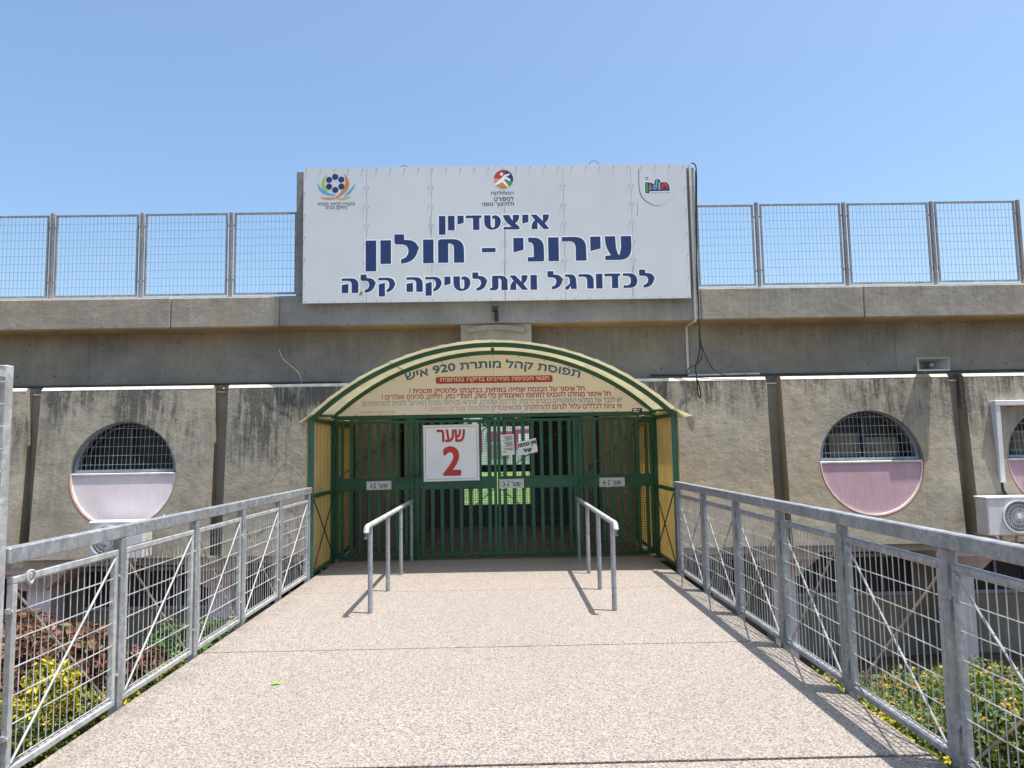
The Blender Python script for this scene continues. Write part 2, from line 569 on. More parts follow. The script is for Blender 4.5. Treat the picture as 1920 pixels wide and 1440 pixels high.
def rounded(poly, seg=6):
    out = []
    n = len(poly)
    for i, p in enumerate(poly):
        r = p[2] if len(p) > 2 else 0
        P = Vector(p[:2])
        if not r: out.append(tuple(P)); continue
        A = Vector(poly[i - 1][:2]); B = Vector(poly[(i + 1) % n][:2])
        ra = min(r, (A - P).length * .95); rb = min(r, (B - P).length * .95)
        a = P + (A - P).normalized() * ra; b = P + (B - P).normalized() * rb
        for k in range(seg + 1):
            t = k / seg
            out.append(tuple(a * (1 - t) ** 2 + P * 2 * t * (1 - t) * .92 + P * 0 + b * t * t + (a + b) * .5 * 2 * t * (1 - t) * .08))
    return out

G = {   # heavy display letters, height 1
 'vav': [[(0, 1), (.45, 1), (.45, 0), (0, 0)]],
 'fnun': [[(0, 1), (.45, 1), (.45, -.3), (0, -.3)]],
 'yod': [[(0, 1), (.45, 1), (.45, .5), (0, .39)]],
 'resh': [[(0, 1), (1.03, 1, .45), (1.03, 0), (.58, 0), (.58, .82, .25), (0, .82)]],
 'nun': [[(.03, 1), (.7, 1, .42), (.7, 0, .07), (0, 0), (0, .18), (.26, .18), (.26, .82, .24), (.03, .82)]],
 'ayin': [[(0, 1), (.44, 1), (.47, .5), (.58, .12, .16), (.68, .5), (.68, 1), (1.12, 1), (1.12, 0, .5), (0, 0), (0, .18), (.24, .2), (.04, .55, .2)]],
 'chet': [[(0, 1, .12), (1.1, 1, .45), (1.1, 0), (.67, 0), (.67, .82, .2), (.43, .82), (.43, 0), (0, 0)]],
 'lamed': [[(0, 1.24), (.42, 1.24), (.42, 1), (1.05, 1, .5), (1.05, 0, .85), (.28, 0), (.28, .18), (.6, .24, .3), (.6, .81, .28), (0, .81, .12)]],
 'hyphen': [[(0, .6), (.58, .6), (.58, .42), (0, .42)]],
 'alef': [[(0, 1), (.39, 1), (.83, .55), (.83, 1), (1.24, 1), (1.24, .64, .28), (.95, .41), (1.28, 0), (.86, 0), (.45, .47), (.47, 0), (.05, 0), (.05, .42, .25), (.29, .62)]],
 'tsadi': [[(0, 1), (.42, 1), (.65, .58), (.67, 1), (1.1, 1), (1.1, .62, .3), (.82, .42), (1.14, .16, .12), (1.08, 0), (.03, 0), (.03, .17), (.58, .19), (.08, .62, .3)]],
 'tet': [[(0, 1), (.43, 1), (.43, .13, .2), (.71, .13, .2), (.71, .78, .1), (.5, .78, .08), (.5, 1, .22), (1.12, 1, .45), (1.12, 0, .6), (0, 0, .55)]],
 'dalet': [[(0, 1), (1.07, 1), (1.07, .83), (.93, .83), (.93, 0), (.49, 0), (.49, .82), (0, .82)]],
 'kaf': [[(0, 1), (.97, 1, .5), (.97, 0, .5), (.02, 0), (.02, .18), (.52, .18, .25), (.52, .82, .25), (0, .82)]],
 'gimel': [[(0, 1), (.75, 1, .35), (.82, 0), (.42, 0), (.36, .22), (.26, -.02, .1), (0, -.05), (0, .12), (.32, .36), (.33, .83, .2), (0, .83)]],
 'tav': [[(.17, 1, .1), (1.22, 1, .45), (1.22, 0), (.8, 0), (.8, .82, .22), (.6, .82), (.6, 0, .25), (0, 0), (.03, .17), (.17, .17)]],
 'qof': [[(0, 1), (1.13, 1, .5), (1.13, .12, .55), (.55, -.01), (.55, .17), (.73, .28, .2), (.73, .83, .25), (0, .83)], [(.03, .56), (.45, .65), (.45, -.28), (.03, -.28)]],
 'he': [[(0, 1), (1.1, 1, .45), (1.1, 0), (.66, 0), (.66, .83, .25), (0, .83)], [(0, .55), (.44, .63), (.44, 0), (0, 0)]],
}
def shape_mesh(polys, y, off=0.0):
    """filled outlines (x, z) on the plane y; off widens them"""
    cu = bpy.data.curves.new('shape', 'CURVE')
    cu.dimensions = '2D'; cu.fill_mode = 'BOTH'
    cu.offset = off
    for poly in polys:
        a = sum(poly[i][0] * poly[(i + 1) % len(poly)][1] - poly[(i + 1) % len(poly)][0] * poly[i][1] for i in range(len(poly)))
        if a > 0: poly = poly[::-1]
        s = cu.splines.new('POLY')
        s.points.add(len(poly) - 1)
        for p, q in zip(s.points, poly): p.co = (q[0], q[1], 0, 1)
        s.use_cyclic_u = True
    o = bpy.data.objects.new('shape', cu)
    col.objects.link(o)
    bpy.context.view_layer.update()
    me = bpy.data.meshes.new_from_object(o.evaluated_get(bpy.context.evaluated_depsgraph_get()))
    bpy.data.objects.remove(o); bpy.data.curves.remove(cu)
    for v in me.vertices: v.co = Vector((v.co.x, y, v.co.y))
    return me
def shape(name, polys, y, mat, parent, off=0.0):
    me = shape_mesh(polys, y, off)
    me.materials.clear(); me.materials.append(M[mat] if isinstance(mat, str) else mat)
    me.name = name
    return link(name, me, parent)

# ================================================================== SETTING
XL, XR = -2.38, 2.115           # walkway edges
YG = 10.65                      # gate plane
YF = 9.42                       # canopy front
D = 12.3                        # facade front

g = MB()
g.box(-600, 600, -300, 14, -2.62, -2.5)
g.box(-600, 600, 14, 1500, -2.62, -2.5)
struct(g.build('ground', 'ground'))
# planted bank on both sides of the walkway bridge, falling towards the building
def bank_z(y):
    return -.42 if y < 4 else max(-2.2, -.42 - (y - 4) * .237)
for sx in (-1, 1):
    vs = []; fs = []
    xs = [2.2, 3, 4, 5, 6, 8, 11, 16]; ys = [-3, 1, 3, 4, 5, 6, 7, 8, 9, 10, 11, 11.5, 12, 13.3]
    for yy in ys:
        for xx in xs:
            vs.append((sx * xx - (.05 if sx < 0 else 0), yy, bank_z(yy) + random.uniform(-.04, .04)))
    k = len(xs)
    for i in range(len(ys) - 1):
        for j in range(k - 1):
            fs.append((i * k + j, i * k + j + 1, (i + 1) * k + j + 1, (i + 1) * k + j))
    struct(MB().add(vs, fs).build('planted_bank', 'soil', smooth=True))

wk = struct(MB().box(XL + .03, XR - .03, -3, 12.25, -.32, -.022).build('walkway', 'joint'))
for y0, y1 in ((-3, -.72), (-.70, 1.55), (1.57, 3.765), (3.795, 5.951), (5.971, 8.310), (8.326, 10.62), (10.63, 12.25)):
    MB().cbox(XL, XR, y0, y1, -.14, 0, .003).build('slab', 'deck' if y1 < 10.7 else 'pavers', wk)
for x0, x1 in ((XL - .012, XL + .03), (XR - .03, XR + .012)):
    MB().box(x0, x1, -3, 12.2, -.34, -.145).build('edge_beam', 'slab_edge', wk)

# passage and pitch beyond the gate
pf = struct(MB().box(-1.5, 1.36, 12.26, 15.6, -.12, -.006).build('passage_floor', 'pavers'))
struct(MB().box(-60, 60, 19, 140, -.95, -.85).build('sports_pitch', 'grass'))

# ================================================================== STADIUM BUILDING
bld = thing('stadium_building', 'long bare concrete stadium building with round half-barred windows and parapet', 'building', (0, D, 0))
RC = [-10.86, -7.77, -4.68, -1.59, 1.50, 4.585, 7.69, 10.78]   # recess centres
ZT, ZB = 2.69, -.10
BAT = .07
def yf(z): return D - (ZT - z) * BAT
def panel(x0, x1, mat, hole=None):
    mb = MB()
    ch = .045
    if hole is None:
        vs = []
        prof = [(yf(ZB), ZB), (yf(ZT - ch), ZT - ch), (D + ch * .9, ZT), (D + .42, ZT), (D + .42, ZB)]
        n = len(prof)
        vs = [(x0, a, b) for a, b in prof] + [(x1, a, b) for a, b in prof]
        fs = [tuple(reversed(range(n))), tuple(range(n, 2 * n))] + [(i, (i + 1) % n, (i + 1) % n + n, i + n) for i in range(n)]
        mb.add(vs, fs)
    else:
        hx, hz, hr = hole
        z1 = ZT - ch
        angs = sorted([2 * math.pi * i / 96 for i in range(96)] + [math.atan2(b - hz, a - hx) % (2 * math.pi) for a in (x0, x1) for b in (ZB, z1)])
        inn = []; out = []; bak = []
        for t in angs:
            c, s_ = math.cos(t), math.sin(t)
            k = min([((x1 - hx) / c if c > 0 else (x0 - hx) / c) if abs(c) > 1e-6 else 1e9,
                     ((z1 - hz) / s_ if s_ > 0 else (ZB - hz) / s_) if abs(s_) > 1e-6 else 1e9])
            ox, oz = hx + c * k, hz + s_ * k
            out.append((ox, yf(oz), oz))
            inn.append((hx + c * hr, yf(hz + s_ * hr), hz + s_ * hr))
            bak.append((hx + c * hr, D + .4, hz + s_ * hr))
        n = len(angs)
        fs = []
        for i in range(n):
            j = (i + 1) % n
            fs += [(i, j, n + j, n + i), (n + i, n + j, 2 * n + j, 2 * n + i)]
        mb.add(out + inn + bak, fs)
        # chamfer, top and sides
        A = [(x0, yf(z1), z1), (x1, yf(z1), z1), (x1, D + ch * .9, ZT), (x0, D + ch * .9, ZT), (x1, D + .42, ZT), (x0, D + .42, ZT),
             (x0, yf(ZB), ZB), (x1, yf(ZB), ZB), (x1, D + .42, ZB), (x0, D + .42, ZB)]
        mb.add(A, [(0, 1, 2, 3), (3, 2, 4, 5), (7, 1, 2, 4, 8), (0, 6, 9, 5, 3), (6, 7, 8, 9)])
    p = mb.build('wall_panel', mat, bld)
    if True:
        segx = [(x0 + .01, x1 - .01)] if hole is None else [(x0 + .01, hole[0] - hole[2] - .02), (hole[0] + hole[2] + .02, x1 - .01)]
        for a, b in segx:
            MB().add([(a, yf(1.43) - .0012, 1.43), (b, yf(1.436) - .0012, 1.436), (b, yf(1.446) - .0008, 1.446), (a, yf(1.438) - .0008, 1.438), (a, yf(1.424) + .004, 1.424), (b, yf(1.43) + .004, 1.43)], [(0, 1, 2, 3), (4, 5, 1, 0)]).build('casting_line', mat, p)
    # pale sheet over the upper arris: sun on the chamfer put into its colour
    MB().add([(x0 + .005, yf(z) - .003, z) for z in (ZT - .05,)] + [(x1 - .005, yf(ZT - .05) - .003, ZT - .05), (x1 - .005, D + .036, ZT + .004), (x0 + .005, D + .036, ZT + .004)], [(0, 1, 2, 3)]).build('ledge', 'lime', p)
    return p
def window(panel_o, hx, hz, r, pinkm, blind):
    ya = yf(hz)
    # painted lower half disc, set slightly back, with its rim
    q = MB().disc_y(hx, hz, r - .004, ya + .045, D + .3, 48, math.pi, 2 * math.pi).lean(hz, BAT).build('painted_half_disc', pinkm, bld)
    MB().ring_y(hx, hz, r - .008, r + .006, ya - .004, ya + .05, 48, math.pi, 2 * math.pi).lean(hz, BAT).build('rim', 'rim_red', q)
    MB().ring_y(hx, hz, r - .03, r - .007, ya + .018, ya + .048, 48, math.pi, 2 * math.pi).lean(hz, BAT).build('inner_rim', 'rim_white', q)
    MB().cbox(hx - r + .01, hx + r - .01, ya + .02, D + .2, hz - .005, hz + .03, .008).build('sill', 'rim_white', q)
    wn = MB().disc_y(hx, hz + .06, r - .03, D + .24, D + .26, 40, 0, math.pi).build('window', 'glass', bld)
    f = MB()
    f.ring_y(hx, hz + .065, r - .085, r - .03, ya + .075, ya + .13, 48, 0, math.pi)
    f.box(hx - r + .03, hx + r - .03, ya + .076, ya + .129, hz + .042, hz + .085)
    f.lean(hz, BAT).build('frame', 'blue_frame', wn, True)
    f = MB()
    f.ring_y(hx + .02, hz + .065, r - .135, r - .105, D + .15, D + .2, 40, 0, math.pi)
    f.box(hx - .02, hx + .02, D + .15, D + .2, hz + .08, hz + r - .12)
    f.build('inner_frame', 'pipe_dk', wn)
    if blind:
        MB().box(hx - .55, hx - .05, D + .215, D + .235, hz + .1, hz + .5).build('blind', 'blind', wn)
        MB().box(hx + .03, hx + .6, D + .215, D + .235, hz + .1, hz + .42).build('blind', 'blind', wn)
    gr = MB()
    n = 24
    for i in range(1, n):
        x = hx - r + 2 * r * i / n
        h = math.sqrt(max(0, (r - .06) ** 2 - (x - hx) ** 2))
        if h > .05: gr.tube([(x, ya + .085, hz + .06), (x, ya + .085, hz + .06 + h)], .0027, 4, False)
    for i in range(1, 6):
        z = hz + .02 + i * .148
        h = math.sqrt(max(0, (r - .06) ** 2 - (z - hz - .06) ** 2))
        gr.tube([(hx - h, ya + .078, z), (hx + h, ya + .078, z)], .0034, 4, False)
    gr.lean(hz, BAT).build('grille', 'wire', wn)

for i in range(7):
    x0, x1 = RC[i] + .125, RC[i + 1] - .125
    if i == 3: continue
    hole = {1: (-6.215, 1.235, .868), 5: (6.13, 1.225, .868), 6: (9.27, 1.225, .868)}.get(i)
    p = panel(x0, x1, 'panel' if i < 3 else 'panel_warm', hole)
    if hole: window(p, *hole, 'pink_pale' if i == 1 else 'pink', i != 1)
panel(-16, RC[0] - .125, 'panel'); panel(RC[-1] + .125, 16, 'panel_warm')
for i, x in enumerate(RC):
    if i in (3, 4): continue
    rs = MB().box(x - .16, x + .16, D + .2, D + .5, ZB, ZT - .11).build('recess_strip', 'recess', bld)
    MB().box(x - .118, x + .118, D + .17, D + .5, ZT - .11, ZT - .085).build('recess_cap', 'lime', rs)
# sills of concrete beside the passage mouth
MB().box(-1.62, -1.50, D + .1, 15.2, -.12, 2.62).build('passage_wall', 'inner', bld)
MB().box(1.36, 1.55, D + .1, 15.2, -.12, 2.62).build('passage_wall', 'inner', bld)
MB().box(-1.50, 1.36, D + .55, 15.2, 2.60, 2.75).build('passage_ceiling', 'inner', bld)
MB().box(-16, 16, 12.86, 13.3, 2.55, 3.72).build('upper_wall', 'upper', bld)
uw = bld.children[-1]
th = MB()
for i in range(30):
    x = -9 + i * .62 + random.uniform(-.05, .05)
    th.disc_y(x, 2.93 + random.uniform(-.02, .02), random.uniform(.008, .014), 12.857, 12.87, 8)
    if i % 2: th.disc_y(x + .2, 3.5 + random.uniform(-.02, .02), random.uniform(.008, .014), 12.857, 12.87, 8)
stuff(th.build('tie_holes', 'dark', bld))
for x in (-7.2, -3.7, -2.5, 3.9, 4.55, 7.0):
    MB().box(x - .004, x + .004, 12.855, 12.87, 2.7, 3.68).build('formwork_joint', 'recess', uw)
# parapet in cast lengths
M['ochre'] = concrete('ochre_soffit', (.40, .28, .14), bump=.3)  # orange-brown colour of the thin strips under parapet and sign block
def par(x0, x1, z0, z1, y, m='parapet'):
    MB().box(x0 + .02, x1 - .02, y + .03, 12.858, z0 - .006, z0 + .004).build('soffit', 'ochre', bld)
    return MB().cbox(x0, x1, y, 13.2, z0, z1, .018).build('parapet', m, bld)
for x0, x1, zz in ((-16, -8.92, 4.185), (-8.91, -5.55, 4.188), (-5.543, -3.72, 4.184)):
    p = par(x0, x1, 3.665, zz, D)
    MB().box(x0 + .02, x1 - .02, D + .012, 13.1, zz - .005, zz + .012).build('coping', 'lime', p)
for x0, x1, zz in ((3.41, 6.2, 4.222), (6.207, 9.4, 4.226), (9.407, 16, 4.23)):
    p = par(x0, x1, 3.68, zz, D)
    MB().box(x0 + .02, x1 - .02, D + .012, 13.1, zz - .005, zz + .012).build('coping', 'lime', p)
# block carrying the big sign
MB().box(-3.70, 3.39, D + .02, 12.858, 3.664, 3.674).build('soffit', 'ochre', bld)
MB().cbox(-3.712, 3.40, D - .012, 13.2, 3.67, 4.19, .012).build('sign_block', 'block', bld)
MB().cbox(-3.45, 3.385, D - .008, 12.75, 4.185, 6.35, .012).build('sign_block', 'block', bld)
# bracketed box above the canopy
c0 = at(930, 620, 1, 12.35).x
bx = MB().cbox(c0 - .60, c0 + .60, 12.33, 12.87, 2.75, 3.662, .01).build('lintel_box', 'parapet', bld)
m_ = MB()
arc = [(c0 - .49 + .98 * i / 16, 3.50 + .055 * math.sin(math.pi * i / 16)) for i in range(17)]
m_.prism_y([(a, b) for a, b in arc] + [(a, b + .085) for a, b in reversed(arc)], 12.27, 12.335)
m_.build('moulding', 'recess', bx)
# roof slab, back wall
MB().box(-16, 16, 13.19, 15.25, 3.75, 4.0).build('roof_slab', 'upper', bld)
bw = MB()
bw.box(-16, -.80, 15.2, 15.45, -2.5, 4.1); bw.box(.56, 16, 15.2, 15.45, -2.5, 4.1); bw.box(-.80, .56, 15.2, 15.45, 2.25, 4.1)
bw.build('back_wall', 'inner', bld)
MB().box(-.80, .56, 15.2, 15.5, -.3, .41).build('sill', 'navy', bld)
MB().box(-.80, .56, 15.3, 15.36, 1.08, 1.23).build('crossbar', 'dark', bld)
MB().box(-1.50, -.80, 15.0, 15.19, 0, 2.5).build('dark_screen', 'navy', bld)
# lower storey behind the ramp
MB().box(-16, 16, 12.16, 13.4, -.22, -.102).build('soffit', 'recess', bld)
lw = MB().box(-16, 16, 13.25, 13.6, -2.5, -.2).build('lower_wall', 'lower', bld)
for i, x in enumerate((-9.3, -6.22, -3.2, 3.05, 6.13, 9.25)):
    ww = MB().box(x - 1.1, x + 1.1, 13.215, 13.255, -1.08, -.45).build('lower_window', 'glass', lw)
    fr = MB()
    fr.box(x - 1.12, x + 1.12, 13.17, 13.22, -1.13, -1.07); fr.box(x - 1.12, x + 1.12, 13.17, 13.22, -.46, -.40)
    for k in range(5): fr.box(x - 1.12 + k * .55, x - 1.08 + k * .55, 13.172, 13.218, -1.08, -.45)
    fr.build('frame', 'blue_frame', ww)
for x in (-7.72, -4.72, -1.6, 1.5, 4.70, 7.72):
    cp = MB().box(x - .19, x + .19, 12.55, 12.95, -2.5, -.62).build('column', 'white_col', bld)
    MB().prism_y([(x - .52, -.36), (x + .52, -.36), (x + .2, -.63), (x - .2, -.63)], 12.4, 13.1).build('capital', 'pink_cap', cp)
    MB().cbox(x - .53, x + .53, 12.36, 13.14, -.36, -.225, .01).build('capital_block', 'white_col', cp)

# ================================================================== BIG SIGN
YS = 12.12
def S(px, py): p = at(px, py, 1, YS); return p.x, p.z
sgn = thing('stadium_sign', 'wide pale grey sign with large dark blue lettering and three logos above the entrance', 'sign', (0, YS, 4.0))
x0s, zb0 = S(567, 571); x1s, zb1 = S(1296, 556.5)
xt0, zt0 = S(566, 317); xt1, zt1 = S(1289, 305)
zb = (zb0 + zb1) / 2; zt = (zt0 + zt1) / 2
seams = [x0s] + [S(p, 440)[0] for p in (687, 809, 946, 1058, 1186)] + [x1s]
for i in range(6):
    a, b = seams[i] + .002, seams[i + 1] - .002
    mb = MB()
    nn = 6
    vs = []; fs = []
    for k in range(nn + 1):
        x = a + (b - a) * k / nn
        bow = 0
        for z in (zb, zt):
            vs.append((x, YS + .004 + bow * .6, z)); vs.append((x, YS + .03, z))
    for k in range(nn):
        q = k * 4; r_ = q + 4
        fs += [(q, r_, r_ + 2, q + 2), (q + 1, q + 3, r_ + 3, r_ + 1), (q, q + 1, r_ + 1, r_), (q + 2, r_ + 2, r_ + 3, q + 3)]
    fs += [(0, 2, 3, 1), (nn * 4, nn * 4 + 1, nn * 4 + 3, nn * 4 + 2)]
    mb.add(vs, fs).build('sheet', 'sign', sgn)
fr = MB()
fr.box(x0s + .03, x1s - .03, YS + .031, D - .012, zb + .03, zb + .09); fr.box(x0s + .03, x1s - .03, YS + .031, D - .012, zt - .09, zt - .03)
for k in range(7): fr.box(seams[k] - .03 + (.06 if k == 0 else -.03 if k == 6 else 0), seams[k] + .03 + (.06 if k == 0 else -.03 if k == 6 else 0), YS + .032, D - .013, zb + .09, zt - .09)
fr.build('support_frame', 'galv_dk', sgn)
scw = MB()
def screw(x, z): scw.disc_y(x, z, .007, YS - .008, YS + .004, 8)
for k in range(28):
    x = x0s + .05 + (x1s - x0s - .1) * k / 27
    screw(x, zt - .035); screw(x, zb + .03)
for sx in seams[1:-1]:
    for k in range(1, 7):
        z = zt - .035 - (zt - zb) * k / 7.2
        screw(sx + .035, z); screw(sx - .035, z)
for k in range(1, 6):
    z = zt - .035 - (zt - zb) * k / 6
    screw(x0s + .03, z); screw(x1s - .03, z)
stuff(scw.build('screws', 'fence_post', sgn))
for px in (757, 1115):
    x, z = S(px, 318 if px < 900 else 309)
    MB().tube([(x + .085 * math.cos(t), YS + .09, z + .02 + .085 * math.sin(t)) for t in [math.pi * k / 14 for k in range(15)]], .007, 6).build('lifting_loop', 'wire_dk', sgn)
YL = YS + .0030         # lettering plane, halo just behind it
lines = [
 ([('fnun', 822.9, 835.3), ('vav', 840.1, 852.5), ('yod', 857.9, 869.6), ('dalet', 873.4, 903), ('tet', 908.1, 939.6), ('tsadi', 943.4, 974.3), ('yod', 979.7, 991.3), ('alef', 995.4, 1030.7)], (836, 404.7, 431.9), (1015, 402, 429.6)),
 ([('fnun', 685.5, 705.5), ('vav', 713.2, 733.2), ('lamed', 739.5, 785.7), ('vav', 793.4, 813.1), ('chet', 821.6, 870.4), ('hyphen', 903.8, 929.5), ('yod', 963.1, 982.1), ('nun', 989.7, 1020.4), ('vav', 1028.5, 1048.3), ('resh', 1054.3, 1099.8), ('yod', 1107.6, 1127), ('ayin', 1135, 1184.8)], (723, 450.4, 494.9), (1160, 442.6, 487.6)),
 ([('he', 640.5, 672), ('lamed', 676, 704.5), ('qof', 709.1, 741.2), ('he', 762.1, 792.7), ('qof', 797.1, 828.4), ('yod', 833.3, 844.9), ('tet', 850.3, 882.4), ('lamed', 886, 914), ('tav', 918.1, 952.1), ('alef', 955.5, 990.5), ('vav', 994.9, 1007.2), ('lamed', 1026.9, 1055.9), ('gimel', 1060, 1081.8), ('resh', 1085, 1113.6), ('vav', 1118, 1130.2), ('dalet', 1134.2, 1163.6), ('kaf', 1168.6, 1195.6), ('lamed', 1199.1, 1228.4)], (777, 519.6, 547.3), (1182, 512.2, 539.8)),
]
for letters, (pa, ta, ba), (pb, tb, bb) in lines:
    for nm, p0, p1 in letters:
        t = ((p0 + p1) / 2 - pa) / (pb - pa)
        top = ta + (tb - ta) * t; bot = ba + (bb - ba) * t
        xa, zbase = S(p0, bot); xb, _ = S(p1, bot); _, ztop = S((p0 + p1) / 2, top)
        gl = [rounded(q) for q in G[nm]]
        gx0 = min(v[0] for q in gl for v in q); gx1 = max(v[0] for q in gl for v in q)
        polys = []
        for q in gl:
            polys.append([(xa + (v[0] - gx0) / (gx1 - gx0) * (xb - xa), zbase + v[1] * (ztop - zbase)) for v in q])
        lt = shape('letter', polys, YL - .0006, 'blue', sgn)
        halo(lt, .019, YL)

def px_poly(pts): return [S(*p) for p in pts]
def crescent(p0, pm_out, p1, pm_in, n=14):
    """leaf between two quadratic arcs, pixel coordinates"""
    o = []
    for k in range(n + 1):
        t = k / n
        o.append(tuple((1 - t) ** 2 * p0[i] + 2 * t * (1 - t) * pm_out[i] + t * t * p1[i] for i in (0, 1)))
    for k in range(1, n):
        t = 1 - k / n
        o.append(tuple((1 - t) ** 2 * p0[i] + 2 * t * (1 - t) * pm_in[i] + t * t * p1[i] for i in (0, 1)))
    return px_poly(o)
lg = thing('tmp', '', ''); bpy.data.objects.remove(lg)
# logo 1: ring of six dots over coloured leaves
shape('logo_leaf', [crescent((612.5, 326), (590, 352), (622, 366), (602, 352))], YL, 'lime_p', sgn)
shape('logo_leaf', [crescent((595, 343), (597, 371), (632, 366), (604, 360))], YL - .0002, 'sky_p', sgn)
shape('logo_leaf', [crescent((667, 343), (661, 364), (643, 370), (654, 358))], YL - .0002, 'sky_p', sgn)
shape('logo_leaf', [crescent((645, 325), (672, 355), (624, 374), (655, 352))], YL - .0004, 'orange', sgn)
shape('logo_leaf', [crescent((599, 369), (615, 379), (640, 369), (618, 372))], YL - .0005, 'orange', sgn)
shape('logo_leaf', [crescent((631, 373), (645, 378), (659, 367.5), (644, 371))], YL - .0004, 'lime_p', sgn)
for dx, dy in ((628.5, 331.5), (640, 336.5), (640, 349.5), (628.5, 356), (617, 349.8), (617, 337)):
    x, z = S(dx, dy)
    shape('logo_dot', [[(x + .052 * math.cos(t), z + .052 * math.sin(t)) for t in [2 * math.pi * k / 20 for k in range(20)]]], YL - .0007, 'blue', sgn)
def sline(body, p0, p1, top, bot, mat='black', bold=.02):
    xa, za = S(p0, bot); xb, zb_ = S(p1, bot); _, zc = S((p0 + p1) / 2, top)
    lettering(body, xa, xb, min(za, zb_), zc, YL, mat, sgn, bold)
sline('החברה לבידור ולבילוי', 596, 665, 378.5, 385)
sline('(חולון) בע"מ', 611, 651, 385.5, 393)
# logo 2: running figure in a four-colour disc
cx, cz = S(944, 336); rr = .165
def sector(a0, a1, n=10): return [(cx, cz)] + [(cx + rr * math.cos(R(a0 + (a1 - a0) * k / n)), cz + rr * math.sin(R(a0 + (a1 - a0) * k / n))) for k in range(n + 1)]
for a0, a1, mm in ((75, 172, 'red'), (-12, 75, 'blue'), (-55, -12, 'logo_green'), (-140, -55, 'orange'), (172, 220, 'logo_pink')):
    shape('logo_sector', [sector(a0, a1)], YL, mm, sgn)
def rel(pts): return [(cx + a * rr, cz + b * rr) for a, b in pts]
shape('logo_runner', [rel([(.62, .62), (.62, .45), (.2, .2), (.42, .2), (.75, -.05), (.62, -.2), (.3, .0), (.02, -.05), (.35, -.45), (.55, -.85), (.35, -.8), (-.1, -.3), (-.8, -.62), (-.9, -.5), (-.3, .05), (.1, .45)])], YL - .0004, 'halo', sgn)
shape('logo_runner_head', [rel([(-.2 + .17 * math.cos(R(a)), .55 + .17 * math.sin(R(a))) for a in range(0, 360, 20)])], YL - .0004, 'halo', sgn)
sline('המחלקה', 921, 963, 358, 366.5)
sline('לספורט', 926.5, 963, 368, 376.5)
sline('ולתינוך גופני', 903.5, 963.5, 378, 387.5)
# logo 3: coloured word on a dark block inside a rounded tab outline
tabpts = [(1197.5, 316), (1198.5, 352), (1203, 368), (1214, 379), (1230, 385.5), (1246, 382), (1258, 374), (1265, 364)]
def smooth(pts, n=6):
    o = []
    for i in range(len(pts) - 1):
        p0 = pts[max(0, i - 1)]; p1 = pts[i]; p2 = pts[i + 1]; p3 = pts[min(len(pts) - 1, i + 2)]
        for k in range(n):
            t = k / n
            o.append(tuple(.5 * (2 * p1[j] + (p2[j] - p0[j]) * t + (2 * p0[j] - 5 * p1[j] + 4 * p2[j] - p3[j]) * t * t + (3 * p1[j] - p0[j] - 3 * p2[j] + p3[j]) * t ** 3) for j in (range(len(p1)))))
    return o + [tuple(pts[-1])]
tp = smooth(tabpts)
wd = [1.3 - 1.0 * (k / (len(tp) - 1)) ** 2 for k in range(len(tp))]
shape('logo_tab_line', [px_poly([(a - w_ * .5, b + w_ * .35) for (a, b), w_ in zip(tp, wd)] + [(a + w_ * .5, b - w_ * .35) for (a, b), w_ in reversed(list(zip(tp, wd)))])], YL, 'teal', sgn)
shape('logo_tab', [px_poly([(a + 1, b - .8) for a, b in tp] + [(1269, 350), (1270, 314), (1198.5, 316)])], YL + .0003, 'sign', sgn)
bpts = [(1209, 342), (1216, 341), (1218, 343), (1222, 342), (1226, 346), (1228, 337), (1233, 334.5), (1237.5, 337), (1239, 342), (1244, 341), (1250, 341), (1255, 347), (1256.3, 357.5), (1218, 358.5), (1218, 362.5), (1210, 362)]
halo(shape('logo_block', [px_poly(bpts)], YL - .0004, 'logo_dark', sgn), .012, YL)
shape('logo_letter', [px_poly([(1210, 343), (1214.5, 343), (1215.5, 360), (1211.5, 360.5)])], YL - .0007, 'logo_green', sgn)
shape('logo_letter', [px_poly([(1219, 344), (1222, 355), (1216.8, 355)]), px_poly([(1219, 349), (1220.5, 353.5), (1218, 353.5)])], YL - .0007, 'logo_pink', sgn)
shape('logo_letter', [px_poly([(1232, 336), (1235, 336), (1235, 338.5), (1233, 339), (1232.5, 352), (1228, 356), (1224, 353), (1225, 347.5), (1229.5, 346), (1229.5, 339)]), px_poly([(1226.5, 350), (1229.5, 350), (1229.5, 352.5), (1227, 353)])], YL - .0007, 'sky_p', sgn)
for k in range(4): shape('logo_letter', [px_poly([(1235, 342 + k * 3.5), (1238, 342 + k * 3.5), (1238, 344.5 + k * 3.5), (1235, 344.5 + k * 3.5)])], YL - .0007, 'logo_cream', sgn)
shape('logo_letter', [px_poly([(1240.5, 354), (1241, 346), (1245, 341.5), (1249, 342), (1252, 346), (1252.5, 354), (1249.5, 354), (1249, 349), (1246.5, 347.5), (1244, 349), (1243.5, 354)])], YL - .0007, 'red', sgn)
sline('חולון. עיר הילדים', 1221, 1256.5, 359.5, 362.8, bold=.0)
sline('כ', 1209.5, 1215.5, 332, 337, bold=.03)
# rust mark and cracks along the seams
x, z = S(677, 551)
shape('rust_spot', [[(x + random.uniform(.02, .045) * math.cos(t), z + random.uniform(.02, .05) * math.sin(t)) for t in [2 * math.pi * k / 12 for k in range(12)]]], YL - .0004, 'rim_red', sgn)
for (pa, ya_, yb_) in ((947, 425, 560), (1195.5, 378, 405), (807, 405, 440), (1186, 500, 555)):
    pts = [(pa + random.uniform(-.9, .9), ya_ + (yb_ - ya_) * k / 14) for k in range(15)]
    shape('seam_crack', [px_poly([(a - .35, b) for a, b in pts] + [(a + random.uniform(.2, .7), b) for a, b in reversed(pts)])], YL - .0005, 'fence_post', sgn)

